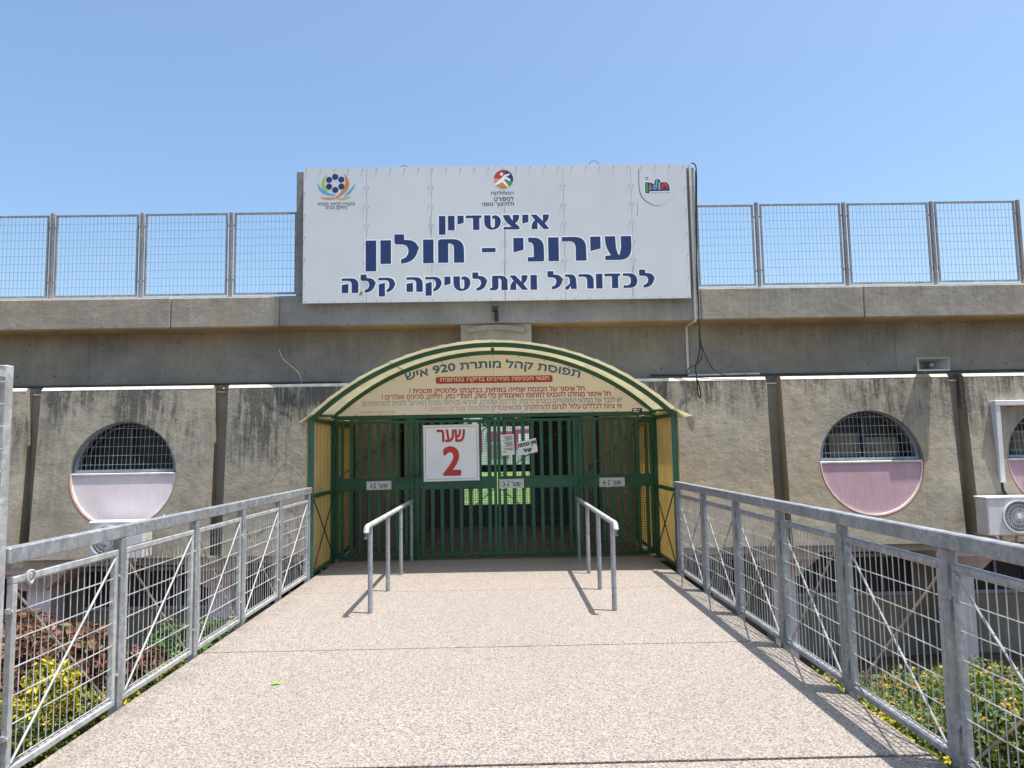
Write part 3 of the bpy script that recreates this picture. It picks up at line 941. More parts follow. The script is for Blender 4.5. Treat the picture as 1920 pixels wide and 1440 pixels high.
# ================================================================== MESH FENCES ON THE PARAPET
def mesh_wires(mb, x0, x1, z0, z1, y, dx, dz, r):
    n = max(2, round((x1 - x0) / dx)); m = max(2, round((z1 - z0) / dz))
    for i in range(1, n):
        x = x0 + (x1 - x0) * i / n + random.uniform(-.003, .003)
        mb.tube([(x, y, z0), (x, y, z1)], r, 4, False)
    for j in range(1, m):
        z = z0 + (z1 - z0) * j / m
        mb.tube([(x0, y - .005, z), (x1, y - .005, z)], r, 4, False)
def parapet_fence(posts, x_end, label, z0):
    f = thing('mesh_fence', label, 'fence', (posts[0], 12.45, z0), 'mesh fences along the parapet')
    xs = sorted(posts + x_end)
    for x in posts:
        MB().cbox(x - .026, x + .026, 12.40, 12.46, z0 - .02, z0 + 1.50 + random.uniform(-.01, .02), .006).build('post', 'fence_post', f)
    for a, b in zip(xs, xs[1:]):
        a2 = a + (.06 if a in posts else .01); b2 = b - (.06 if b in posts else .01)
        zz = z0 + .05 + random.uniform(-.008, .008)
        t = .015
        fr = MB()
        fr.box(a2, b2, 12.415, 12.445, zz, zz + 2 * t); fr.box(a2, b2, 12.415, 12.445, zz + 1.40, zz + 1.40 + 2 * t)
        fr.box(a2, a2 + 2 * t, 12.416, 12.444, zz + 2 * t, zz + 1.40); fr.box(b2 - 2 * t, b2, 12.416, 12.444, zz + 2 * t, zz + 1.40)
        for zc in (zz + .25, zz + 1.2):
            if a in posts: fr.box(a + .024, a2 + .001, 12.422, 12.438, zc, zc + .02)
            if b in posts: fr.box(b2 - .001, b - .024, 12.422, 12.438, zc, zc + .02)
        p = fr.build('panel_frame', 'galv_dk', f)
        wr = MB()
        mesh_wires(wr, a2 + .03, b2 - .03, zz + .03, zz + 1.41, 12.43, .066, .142, .0026)
        wr.build('mesh_wires', 'wire_dk', p)
parapet_fence([-9.17, -7.645, -6.122, -4.602], [-3.47], 'galvanised mesh fence on the parapet left of the big sign', 4.19)
parapet_fence([4.478, 6.005, 7.543, 9.07], [3.42], 'galvanised mesh fence on the parapet right of the big sign', 4.235)

# ================================================================== CANOPY
XA, XB = -2.43, 2.205
XC = (XA + XB) / 2
HALF = (XB - XA) / 2
RISE = .93; ZS = 1.99
RAD = (HALF ** 2 + RISE ** 2) / (2 * RISE)
ZC = ZS + RISE - RAD
A0 = math.asin(HALF / RAD)
def arcp(a, r=0.0): return XC + (RAD + r) * math.sin(a), ZC + (RAD + r) * math.cos(a)
cn = thing('entrance_canopy', 'green framed barrel canopy with cream roof sheets and yellow sides over the gates', 'canopy', (XC, YF, 0))
def arch_tube(y, r, w_, name='arch', n=40):
    mb = MB(); vs = []; fs = []
    for i in range(n + 1):
        a = -A0 + 2 * A0 * i / n
        for rr_ in (-w_, 0):
            x, z = arcp(a, r + rr_)
            vs += [(x, y - w_ / 2, z), (x, y + w_ / 2, z)]
    for i in range(n):
        q = i * 4; p = q + 4
        fs += [(q, p, p + 2, q + 2), (q + 1, q + 3, p + 3, p + 1), (q, q + 1, p + 1, p), (q + 2, p + 2, p + 3, q + 3)]
    fs += [(0, 2, 3, 1), (n * 4, n * 4 + 1, n * 4 + 3, n * 4 + 2)]
    return mb.add(vs, fs).build(name, 'green', cn, True)
arch_tube(YF, 0, .055); arch_tube(YG, .06, .06); arch_tube(12.2, .12, .05)
for a in (-A0 * .97, A0 * .97):
    x, z = arcp(a, -.03); x2, z2 = arcp(a, .03)
    MB().tube([(x, YF + .03, z), (x2, YG - .03, z2)], .018, 6).build('purlin', 'green' if abs(a) > .9 * A0 else 'roof', cn)
x, z = arcp(0, -.05)
MB().box(x - .022, x + .022, YF + .4, YF + .44, z - .02, z + .04).build('tie', 'green', cn)
# profiled roof sheets, four lengths side by side round the arc
EXT = .035
segs = 4
for s_ in range(segs):
    a0 = -A0 - EXT + (2 * A0 + 2 * EXT) * s_ / segs; a1 = -A0 - EXT + (2 * A0 + 2 * EXT) * (s_ + 1) / segs + .004
    n = 36; vs = []; fs = []
    for i in range(n + 1):
        a = a0 + (a1 - a0) * i / n
        k = i % 6
        h = .006 + (.005 if k in (0, 1) else 0) + (.004 if s_ % 2 else 0)
        for rr_ in (h, h + .003):
            x, z = arcp(a, rr_); x2, z2 = arcp(a, rr_ + .135)
            vs += [(x, YF - .17, z), (x2, 12.24, z2)]
    for i in range(n):
        q = i * 4; p = q + 4
        fs += [(q, p, p + 1, q + 1), (q + 2, q + 3, p + 3, p + 2), (q, q + 2, p + 2, p), (q + 1, p + 1, p + 3, q + 3)]
    MB().add(vs, fs).build('roof_sheet', 'roof', cn)
# eave flashings sloping outward
for sg, x in ((-1, XA), (1, XB)):
    e = .10 if sg < 0 else .2
    MB().add([(x - sg * .03, YF - .18, ZS + .035), (x + sg * e, YF - .18, ZS - .055), (x + sg * e, 12.2, ZS - .055), (x - sg * .03, 12.2, ZS + .035),
              (x - sg * .03, YF - .18, ZS + .029), (x + sg * e, YF - .18, ZS - .061), (x + sg * e, 12.2, ZS - .061), (x - sg * .03, 12.2, ZS + .029)],
             [(0, 1, 2, 3), (4, 7, 6, 5), (0, 4, 5, 1), (1, 5, 6, 2), (3, 2, 6, 7), (0, 3, 7, 4)]).build('eave_sheet', 'roof', cn)
for sg, x in ((-1, XA), (1, XB)):
    MB().cbox(x - .03, x + .03, YF - .03, YF + .03, 0, ZS, .005).build('post', 'green_post', cn)
    MB().cbox(x - .03, x + .03, YG - .04, YG + .03, 0, ZS + .03, .005).build('post', 'green', cn)
    MB().cbox(x - .03, x + .03, 12.05, 12.11, 0, ZS, .005).build('post', 'green', cn)
    for y0, y1 in ((YF + .03, YG - .04), (YG + .03, 12.05)):
        for z in (.99, ZS - .03): MB().box(x - .022, x + .022, y0, y1, z - .022, z + .022).build('rail', 'green', cn)
        MB().box(x - .02, x + .02, y0, y1, .02, .05).build('rail', 'green', cn)
    MB().tube([(x - sg * .026, YF + .04, .06), (x - sg * .026, YG - .05, .95)], .008, 6).build('brace', 'mesh_dk', cn)
    MB().tube([(x - sg * .030, YF + .04, .95), (x - sg * .030, YG - .05, .06)], .008, 6).build('brace', 'mesh_dk', cn)
    # side cladding, ribbed upright
    for y0, y1 in ((YF - .06, 10.62), (10.63, 12.2)):
        n = int((y1 - y0) / .03); vs = []; fs = []
        for i in range(n + 1):
            y = y0 + (y1 - y0) * i / n
            off = .026 + (.016 if i % 6 in (0, 1) else 0)
            for t in (0, .003):
                vs += [(x + sg * (off + t), y, .015), (x + sg * (off + t), y, ZS + .01)]
        for i in range(n):
            q = i * 4; p = q + 4
            fs += [(q, p, p + 1, q + 1), (q + 2, q + 3, p + 3, p + 2), (q + 1, p + 1, p + 3, q + 3), (q, q + 2, p + 2, p)]
        MB().add(vs, fs).build('side_sheet', 'yellow', cn)
# gate portal
MB().cbox(XA + .03, XB - .03, YG - .035, YG + .03, 2.005, 2.06, .005).build('lintel', 'green', cn)
for x in (-1.262, 1.082): MB().cbox(x - .012, x + .012, YG - .034, YG + .028, 0, 2.004, .003).build('mullion', 'green', cn)
# inner fanlight arch
ft = MB()
for x in (-1.26, 1.08):
    ft.box(x - .02, x + .02, YG + .0, YG + .025, 2.06, ZC + math.sqrt(RAD ** 2 - (x - XC) ** 2))
ft.build('fanlight_strut', 'green', cn)

# ------------------------------------------------------------------ notice board in the arch
YB = YG - .045
nb = thing('notice_board', 'cream arched notice board of printed rules above the green gates', 'notice board', (XC, YB, 2.06))
for a0, a1 in ((-.965, -.0008), (.0008, .965)):
    pts = []
    n = 24
    for i in range(n + 1):
        a = A0 * (a0 + (a1 - a0) * i / n)
        pts.append(arcp(a, -.004))
    pts = [(x, max(z, 2.068)) for x, z in pts]
    pts += [(pts[-1][0], 2.062), (pts[0][0], 2.062)]
    MB().prism_y(pts, YB, YB + .006).build('board_sheet', 'board', nb)
sc = MB()
for i in range(13):
    x, z = arcp(A0 * (-.88 + 1.76 * i / 12), -.02)
    sc.disc_y(x, max(z, 2.08), .008, YB - .006, YB, 8)
    sc.disc_y(-2.1 + 4.1 * i / 12, 2.075, .007, YB - .006, YB, 8)
stuff(sc.build('screws', 'mesh_dk', nb))
YT = YB - .0008
def B(px, py): p = at(px, py, 1, YT); return p.x, p.z
def bline(body, p0, p1, top, bot, mat, bold=.012):
    xa, za = B(p0, bot); xb, zb_ = B(p1, bot); _, zc = B((p0 + p1) / 2, top)
    _, zd = B((p0 + p1) / 2, bot)
    lettering(body, xa, xb, zd, zc, YT, mat, nb, bold * 2.2, split=True)
board_c = (.72, .66, .56)
red_ink = ink('rule_red', (.38, .04, .028))
xa, za = B(762, 714); xb, _ = B(1086, 706); xm, zm = B(924, 682)
def bend(u, q, y):
    x = xa + u * (xb - xa)
    base = zm - .075 - (2 * u - 1) ** 2 * .165
    slope = -(2 * u - 1) * 4 * .165 / (xb - xa)
    return Vector((x - slope * (q - .25) * .15, y, base + (q - .12) * .155))
lettering('תפוסת קהל מותרת 920 איש', 0, 0, 0, 0, YT, ink('capacity_blue', (.035, .14, .23)), nb, .05, bend, split=True)
x0_, z0_ = B(817, 721); x1_, z1_ = B(1036, 706)
cr = .03
pill = [(x0_, z0_ + .01, cr), (x0_, z1_ + .02, cr), (x1_, z1_ + .02, cr), (x1_, z0_ + .01, cr)]
shape('red_band', [rounded(pill)], YT + .0003, red_ink, nb)
xx0, _ = B(825, 713); xx1, _ = B(1029, 713)
lettering('תנאי הכניסה מחייבים בדיקה בטחונית', xx0, xx1, z0_ + .025, z1_ + .003, YT - .0006, ink('band_cream', (.72, .62, .48)), nb, .035, split=True)
bline('חל איסור על הכנסת שתייה בפחיות, בבקבוקי פלסטיק וזכוכית !', 768, 1096, 725, 738, red_ink)
bline('חל איסור מוחלט להכניס לתחומי האיצטדיון כלי נשק, חומרי נפץ, חזיזים, סכינים ואולרים !', 716, 1145, 735.5, 749, fade_ink('rule_red_faded', (.36, .05, .035), (.47, .17, .11), -1.5, .2))
bline('יש לכבד את ממלאי התפקידים במגרש לרבות: סדרנים, שוטרים, אחראי בטיחות ומנהל האירוע" ולציית להוראותיהם.', 677, 1166, 747, 761, fade_ink('rule_blue_faded', (.16, .22, .24), (.36, .37, .33), .3, 1.6), .006)
bline('אי ציות לכללים עלול לגרום להרחקתך מהאיצטדיון ולנקיטת צעדים נוספים !', 798, 1166, 757.5, 771, fade_ink('rule_red_bleached', (.36, .05, .035), (.60, .46, .35), -.8, .9), .008)
bline('בברכה הנהלת האיצטדיון', 677, 740, 770, 776, ink('grey_print', (.34, .29, .22)), .0)
shape('maker_label', [[B(1185, 774), B(1185, 765.5), B(1204, 765), B(1204, 773.5)]], YT, 'black', nb)
shape('maker_label_mark', [[B(1196, 769), B(1196, 766.8), B(1202, 768)], [B(1187, 769.4), B(1187, 767), B(1194.5, 767), B(1194.5, 769.4)], [B(1187, 772.3), B(1187, 771.2), B(1199, 771), B(1199, 772.1)]], YT - .001, 'halo', nb)

# ================================================================== GATE LEAVES
def gate_leaf(x0, x1, label, upper_mesh, brace_up, lock):
    """lock: side carrying the handle (-1 left, 1 right, 0 none)"""
    yc = YG - .01
    gt = thing('gate_leaf', label, 'gate', ((x0 + x1) / 2, yc, 0), 'green barred gate leaves in a row')
    t = .045
    f = MB()
    z0, z1 = .03, 1.985
    f.cbox(x0, x0 + t, yc - .02, yc + .02, z0, z1, .004); f.cbox(x1 - t, x1, yc - .02, yc + .02, z0, z1, .004)
    f.cbox(x0 + t, x1 - t, yc - .019, yc + .019, z0, z0 + t, .004); f.cbox(x0 + t, x1 - t, yc - .019, yc + .019, z1 - t, z1, .004)
    f.build('frame', 'green', gt)
    MB().cbox(x0 + t - .002, x1 - t + .002, yc - .014, yc + .014, .99, 1.165, .004).build('middle_plate', 'green', gt)
    nb_ = 8
    step = (x1 - x0 - 2 * t) / (nb_ - .1)
    for lo, hi in ((.075, .99), (1.165, 1.945)):
        for k in range(nb_):
            x = x0 + t + step * (k + .45)
            b = MB()
            b.cbox(x - .026, x + .026, yc - .034, yc - .020, lo - .02, hi + .012, .003)
            for zz in (lo + .005, hi - .012):
                b.box(x - .031, x + .031, yc - .040, yc - .019, zz - .012, zz + .012)
                b.disc_y(x, zz, .008, yc - .047, yc - .04, 6)
            b.build('bar', 'green', gt)
    wr = MB()
    mesh_wires(wr, x0 + t, x1 - t, .075, .99, yc + .01, .034, .034, .0042)
    if upper_mesh: mesh_wires(wr, x0 + t, x1 - t, 1.165, 1.945, yc + .01, .036, .036, .0026)
    wr.build('wire_mesh', 'mesh_dk', gt)
    br = MB()
    s_ = 1 if brace_up else -1
    xa_, xb_ = (x0 + t, x1 - t) if s_ > 0 else (x1 - t, x0 + t)
    br.tube([(xa_, yc + .018, .09), (xb_, yc + .018, .98)], .007, 6)
    br.tube([(x0 + t, yc + .018, 1.18), (x1 - t, yc + .018, 1.93)], .007, 6)
    br.build('brace', 'mesh_dk', gt)
    if lock:
        xl = x0 + .09 if lock < 0 else x1 - .09
        h = MB()
        h.tube([(xl, yc - .045, 1.115), (xl - lock * .16, yc - .05, 1.125)], .009, 8)
        h.disc_y(xl, 1.115, .02, yc - .05, yc - .013, 10)
        h.disc_y(xl, 1.07, .03, yc - .03, yc - .013, 12)
        h.build('lock_handle', 'green', gt, True)
        hx = x0 - .004 if lock > 0 else x1 + .004
    else:
        hx = x0 - .004 if x1 < 0 else x1 + .004
    for z in (.3, 1.72):
        MB().tube([(hx, yc - .033, z - .07), (hx, yc - .033, z + .07)], .017, 10).build('hinge', 'green', gt, True)
    return gt
gate_leaf(-2.395, -1.278, 'leftmost green barred gate leaf, its plate ending in gimel, open bars above', False, True, 1)
gate_leaf(-1.246, -.083, 'green barred gate leaf behind the big white gate number sign', True, True, 0)
gate_leaf(-.072, 1.066, 'green barred gate leaf carrying two paper notices above its plate', True, False, 0)
gate_leaf(1.098, 2.17, 'rightmost green barred gate leaf, fully meshed, its plate ending in alef', True, False, -1)
# padlock chain between the left leaves
ch = MB()
for k in range(9):
    x = -1.37 + k * .03; z = 1.20 + .02 * math.sin(k * 1.1)
    ch.tube([(x + .018 * math.cos(t), YG - .05 + .006 * (k % 2), z + .010 * math.sin(t)) for t in [2 * math.pi * q / 8 for q in range(9)]], .004, 5, False)
tag(ch.build('chain', 'mesh_dk'), 'short dark chain joining the two left gate leaves', 'chain')

# ------------------------------------------------------------------ signs hung on the gates
YP = YG - .075
def P(px, py, y=YP): p = at(px, py, 1, y); return p.x, p.z
gs = thing('gate_number_sign', 'square white sign with red gate number 2 hung on the gate', 'sign', (-.74, YP, 1.1))
qa, qb, qc, qd = P(793, 797.5), P(897.5, 795), P(899.5, 900.5), P(794.5, 903.5)
MB().prism_y([qa, qd, qc, qb], YP, YP + .02).build('panel', 'white', gs)
def lerp4(u, v):   # u right, v up
    bx_ = qd[0] + (qc[0] - qd[0]) * u; bz_ = qd[1] + (qc[1] - qd[1]) * u
    tx_ = qa[0] + (qb[0] - qa[0]) * u; tz_ = qa[1] + (qb[1] - qa[1]) * u
    return bx_ + (tx_ - bx_) * v, bz_ + (tz_ - bz_) * v
def rim(m0, wth, nm, mat):
    o = [lerp4(*p) for p in rounded([(m0, m0, .05), (1 - m0, m0, .05), (1 - m0, 1 - m0, .05), (m0, 1 - m0, .05)], 4)]
    k = m0 + wth
    i_ = [lerp4(*p) for p in rounded([(k, k, .045), (1 - k, k, .045), (1 - k, 1 - k, .045), (k, 1 - k, .045)], 4)]
    n = len(o)
    MB().add([(x, YP - .0008, z) for x, z in o] + [(x, YP - .0008, z) for x, z in i_], [(j, (j + 1) % n, (j + 1) % n + n, j + n) for j in range(n)]).build(nm, mat, gs)
rim(.035, .008, 'red_border', ink('border_mauve', (.35, .16, .19)))
rim(.0, .012, 'edge', 'plate')
a = lerp4(.25, .70); b = lerp4(.745, .905)
lettering('שער', a[0], b[0], a[1], b[1], YP - .0015, 'red', gs, .045, split=True)
a = lerp4(.365, .115); b = lerp4(.655, .595)
lettering('2', a[0], b[0], a[1], b[1], YP - .0015, 'red', gs, .045, hebrew=False, name='numeral')
def name_plate(body, c4, label):
    o = thing('name_plate', label, 'name plate', (P(*c4[0])[0], YP, 1.0), 'gate name plates')
    q = [P(*c, YG - .052) for c in c4]       # top left, top right, bottom right, bottom left
    y = YG - .052
    MB().prism_y([q[0], q[3], q[2], q[1]], y, y + .027).build('plate', 'plate', o)
    cx_ = sum(p[0] for p in q) / 4; cz_ = sum(p[1] for p in q) / 4
    def ins(k, kk): return [(cx_ + (p[0] - cx_) * k, cz_ + (p[1] - cz_) * kk) for p in q]
    A_, B_ = ins(.90, .80), ins(.88, .74)
    MB().add([(p[0], y - .0015, p[1]) for p in A_ + B_], [(j, (j + 1) % 4, (j + 1) % 4 + 4, j + 4) for j in range(4)]).build('border', 'fence_post', o)
    wd_ = (q[1][0] - q[0][0]) * .37; hh = (q[0][1] - q[3][1]) * .26
    lettering(body, cx_ - wd_, cx_ + wd_, cz_ - hh, cz_ + hh, y - .002, 'black', o, .025)
name_plate('שער 2-ג', [(687, 903), (733, 901.5), (733.5, 917.5), (687.5, 919)], 'small name plate ending in gimel on the leftmost gate leaf')
name_plate('שער 2-ב', [(936, 899), (982, 897.5), (982.5, 914.5), (936.5, 916)], 'small name plate ending in bet, under the paper notices')
name_plate('שער 2-א', [(1124, 896), (1171, 895), (1171.5, 911.5), (1124.5, 913)], 'small name plate ending in alef on the rightmost gate leaf')
def paper(name, c4, label, y):
    o = thing(name, label, 'paper notice', (P(*c4[3])[0], y, 1.45))
    q = [P(*c, y) for c in c4]
    n = 5; vs = []; fs = []
    for j in range(n + 1):
        for i in range(n + 1):
            u, v = i / n, j / n
            x = (q[0][0] * (1 - u) + q[1][0] * u) * (1 - v) + (q[3][0] * (1 - u) + q[2][0] * u) * v
            z = (q[0][1] * (1 - u) + q[1][1] * u) * (1 - v) + (q[3][1] * (1 - u) + q[2][1] * u) * v
            vs.append((x, y - .004 * math.sin(u * 5 + v * 3) * v, z))
    for j in range(n):
        for i in range(n): fs.append((j * (n + 1) + i, j * (n + 1) + i + 1, (j + 1) * (n + 1) + i + 1, (j + 1) * (n + 1) + i))
    MB().add(vs, fs).build('sheet', 'paper', o, True)
    return o, q
o, q = paper('typed_notice', [(938, 815.5), (963, 813.5), (965, 852), (941.5, 854.5)], 'upright white sheet of typed text tied to the gate bars', YG - .056)
rows = []
for k in range(17):
    v = .08 + k * .048
    if k in (5, 11): continue
    u0 = .12 + random.uniform(0, .25) if k < 14 else .5; u1 = .9
    if k > 14: u0, u1 = .1, .4
    def pt(u, v):
        return ((q[0][0] * (1 - u) + q[1][0] * u) * (1 - v) + (q[3][0] * (1 - u) + q[2][0] * u) * v, (q[0][1] * (1 - u) + q[1][1] * u) * (1 - v) + (q[3][1] * (1 - u) + q[2][1] * u) * v)
    rows.append([pt(u0, v), pt(u1, v), pt(u1, v + .018), pt(u0, v + .018)])
shape('typed_lines', rows, YG - .0625, 'horn_dk', o)
o, q = paper('closed_notice', [(970, 829.5), (1004.5, 821), (1008.5, 847), (971.5, 855)], 'tilted white sheet with hand lettered words beside the typed sheet', YG - .058)
def pline(body, u0, u1, v0, v1):
    def shp(u, qq, y):
        uu = u0 + u * (u1 - u0); vv = v0 + (1 - qq) * (v1 - v0)
        x = (q[0][0] * (1 - uu) + q[1][0] * uu) * (1 - vv) + (q[3][0] * (1 - uu) + q[2][0] * uu) * vv
        z = (q[0][1] * (1 - uu) + q[1][1] * uu) * (1 - vv) + (q[3][1] * (1 - uu) + q[2][1] * uu) * vv
        return Vector((x, y, z))
    lettering(body, 0, 0, 0, 0, YG - .065, 'black', o, .03, shp)
pline('אין כניסת', .03, .97, .16, .48)
pline('קהל', .3, .7, .58, .9)

# ================================================================== RAILINGS ALONG THE WALKWAY
def railing(x, ys, out, label):
    """posts at ys; the deck lies on the side -out"""
    rl = thing('walkway_railing', label, 'railing', (x, ys[0], 0), 'galvanised railings along the walkway')
    top = MB()
    top.cbox(x - .03, x + .03, ys[0] - (.01 if out < 0 else .06), ys[-1] + .12, 1.032, 1.112, .006)
    top.build('top_rail', 'galv', rl)
    for y in (ys[1:] if out < 0 else ys):
        MB().cbox(x - .03, x + .03, y - .03, y + .03, -.30, 1.031, .005).build('post', 'galv_dk' if out > 0 else 'galv', rl)
    for y0, y1 in zip(ys, ys[1:]):
        a, b = y0 + .045, y1 - .045
        f = MB(); t = .035
        zb_, zt_ = .02, .965
        f.cbox(x - .018, x + .018, a, b, zb_, zb_ + t, .004); f.cbox(x - .018, x + .018, a, b, zt_ - t, zt_, .004)
        f.cbox(x - .0175, x + .0175, a, a + t, zb_ + t, zt_ - t, .004); f.cbox(x - .0175, x + .0175, b - t, b, zb_ + t, zt_ - t, .004)
        for z in (.2, .8):
            f.box(x - .01, x + .01, y0 + .029, a + .001, z - .012, z + .012); f.box(x - .01, x + .01, b - .001, y1 - .029, z - .012, z + .012)
        for yy in (y0 + .037, y1 - .037):
            for z in (.2, .8): f.tube([(x - out * .018, yy, z), (x - out * .026, yy, z)], .009, 6)
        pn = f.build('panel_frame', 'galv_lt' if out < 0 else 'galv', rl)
        wr = MB()
        n = 15
        for i in range(1, n):
            y = a + t + (b - a - 2 * t) * i / n + random.uniform(-.004, .004)
            wr.tube([(x + out * .004, y, zb_ + t - .005), (x + out * .004 + random.uniform(-.004, .004), y + random.uniform(-.006, .006), random.uniform(.3, .7)), (x + out * .004, y + random.uniform(-.003, .003), zt_ - t + .005)], .0031, 5, False)
        for j in range(7):
            z = .115 + j * .135 if j else .075
            wr.tube([(x - out * .004, a + t - .018, z), (x - out * .004, b - t + .018, z)], .0036, 5, False)
        wr.build('mesh_wires', 'wire', pn)
        # crossed stays: a round white one on the deck side, a flat tan one outside
        MB().tube([(x - out * .013, a + t, .07), (x - out * .013, b - t, zt_ - t - .02)], .0065, 6).build('stay', 'bar_white', pn)
        p0, p1 = ((x + out * .012, b - t, .06), (x + out * .012, a + t, zt_ - t - .02))
        MB().tube([p0, p1], .007, 4).build('stay', 'bar_tan', pn)
    return rl
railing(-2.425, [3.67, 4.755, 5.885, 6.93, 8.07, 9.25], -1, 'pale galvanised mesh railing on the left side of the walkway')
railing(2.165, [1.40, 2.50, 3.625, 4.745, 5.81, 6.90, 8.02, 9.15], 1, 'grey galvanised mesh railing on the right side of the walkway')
# taller fence bay nearest the camera on the left
tf = thing('tall_fence_panel', 'tall mesh fence panel cut by the left edge of the view', 'fence', (-2.43, 3.5, 0))
MB().cbox(-2.452, -2.410, 3.600, 3.655, -.3, 2.0, .004).build('post', 'galv_lt', tf)
f = MB()
f.box(-2.433, -2.405, 1.7, 3.598, .03, .07); f.box(-2.433, -2.405, 1.7, 3.594, 1.94, 1.975)
f.build('panel_frame', 'galv_lt', tf)
wr = MB()
for i in range(24): wr.tube([(-2.418, 1.75 + i * .075, .06), (-2.418, 1.75 + i * .075, 1.96)], .0032, 5, False)
for j in range(18): wr.tube([(-2.412, 1.7, .08 + j * .108), (-2.412, 3.594, .08 + j * .108)], .0036, 5, False)
wr.build('mesh_wires', 'wire', tf)
lp = at(52, 1082, 0, -2.40)
tag(MB().tube([(-2.385 + .004 * math.sin(t * 2), lp.y + .028 * math.cos(t), lp.z + .032 * math.sin(t)) for t in [2 * math.pi * k / 16 for k in range(17)]], .008, 8, False).build('latch_ring', 'bar_white'), 'pale round latch ring at the near left railing corner', 'latch')

# ------------------------------------------------------------------ middle handrails
def handrail(x, y0, posts, y1, label):
    h = thing('handrail', label, 'handrail', (x, posts[0], 0), 'short tubular handrails before the gates')
    zt_ = .835
    pts = [(x, y0 - .005, zt_ - .105), (x, y0 - .012, zt_ - .05), (x, y0 + .01, zt_ - .012), (x, y0 + .05, zt_)] + [(x, y1, zt_)]
    MB().tube(pts, .027, 14).build('rail', 'galv_lt', h, True)
    for y in posts:
        MB().tube([(x, y, 0), (x, y, zt_ - .02)], .0235, 14).build('post', 'galv', h, True)
    MB().tube([(x, y1 - .35, zt_), (x, y1 + .002, zt_)], .0285, 14).build('dark_sleeve', 'galv_dk', h, True)
handrail(-1.295, 7.06, [7.26, 8.36, 9.42, 10.50], 10.62, 'tubular handrail on four posts left of the walkway centre')
handrail(1.045, 6.95, [7.16, 8.22, 9.27, 10.36], 10.46, 'tubular handrail on four posts right of the walkway centre')

# ================================================================== EQUIPMENT ON THE FACADE
def ac_unit(cx_, cz_, yfront, w_, h_, label, fan_x):
    a = thing('air_conditioner', label, 'air conditioner', (cx_, yfront, cz_ - h_ / 2), 'outdoor air conditioner units')
    MB().cbox(cx_ - w_ / 2, cx_ + w_ / 2, yfront, yfront + .30, cz_ - h_ / 2, cz_ + h_ / 2, .018).build('casing', 'ac_white', a)
    MB().cbox(cx_ - w_ / 2 - .012, cx_ + w_ / 2 + .012, yfront - .012, yfront + .31, cz_ + h_ / 2 - .012, cz_ + h_ / 2 + .018, .006).build('lid', 'white', a)
    r_ = h_ * .42
    fx = cx_ + fan_x
    MB().disc_y(fx, cz_, r_, yfront - .004, yfront + .001, 36).build('fan_recess', 'horn_dk', a)
    gz = MB()
    gz.ring_y(fx, cz_, r_ - .012, r_ + .012, yfront - .022, yfront - .001, 40)
    for k in range(1, 4): gz.ring_y(fx, cz_, r_ * k / 4 - .002, r_ * k / 4 + .002, yfront - .018, yfront - .012, 36)
    for k in range(40):
        t0 = 2 * math.pi * k / 40
        gz.tube([(fx + (r_ * .14 + (r_ - r_ * .14) * j / 4) * math.cos(t0 + .35 * j / 4), yfront - .016, cz_ + (r_ * .14 + (r_ - r_ * .14) * j / 4) * math.sin(t0 + .35 * j / 4)) for j in range(5)], .0028, 4, False)
    gz.disc_y(fx, cz_, r_ * .15, yfront - .024, yfront - .01, 16)
    gz.build('fan_grille', 'white', a)
    for s_ in (-1, 1):
        b = MB()
        b.box(cx_ + s_ * w_ * .36 - .02, cx_ + s_ * w_ * .36 + .02, yfront - .03, D + .02, cz_ - h_ / 2 - .04, cz_ - h_ / 2 - .002)
        b.tube([(cx_ + s_ * w_ * .36, yfront, cz_ - h_ / 2 - .04), (cx_ + s_ * w_ * .36, D, cz_ - h_ / 2 - .28)], .015, 6)
        b.build('bracket', 'galv_lt', a)
    return a
YA = 11.72
p = at(1848, 934, 1, YA); q = at(1854, 1005, 1, YA)
ac_unit(p.x + .43, (p.z + q.z) / 2, YA, .84, p.z - q.z, 'white air conditioner with round fan grille at the right edge of the view', .08)
p = at(170, 985, 1, YA); q = at(262, 1038, 1, YA)
a2 = ac_unit((p.x + q.x) / 2 + .02, (p.z + q.z) / 2 - .02, YA, .84, .56, 'white air conditioner behind the left railing, below the pale round window', -.16)
# side strut and hanging wires of the left unit
bx0 = (p.x + q.x) / 2 + .46
MB().tube([(bx0 + .02, YA + .1, p.z - .12), (bx0 + .2, YA + .2, p.z + .12), (bx0 + .06, YA + .3, p.z - .3)], .012, 6).build('hose', 'conduit', a2)
# pipe trunking above the right unit
tr = thing('pipe_trunking', 'white boxed pipe trunking turning a corner above the right air conditioner', 'trunking', (8.3, 12.2, .6))
YK = 12.13
a = at(1866, 757, 1, YK); b = at(1882, 905, 1, YK)
MB().cbox(a.x - .0, a.x + .085, YK, D - .0, b.z, a.z, .008).build('upright_length', 'conduit', tr)
MB().cbox(a.x - .01, a.x + 2.2, YK - .01, D + .02, a.z - .03, a.z + .055, .008).build('top_length', 'conduit', tr)
MB().tube([(a.x + .04, YK + .05, b.z + .02), (a.x + .045, YK + .03, b.z - .12), (a.x + .07, YK - .05, b.z - .25), (a.x + .12, YK - .15, b.z - .33)], .022, 8).build('insulated_pipe', 'cable', tr, True)
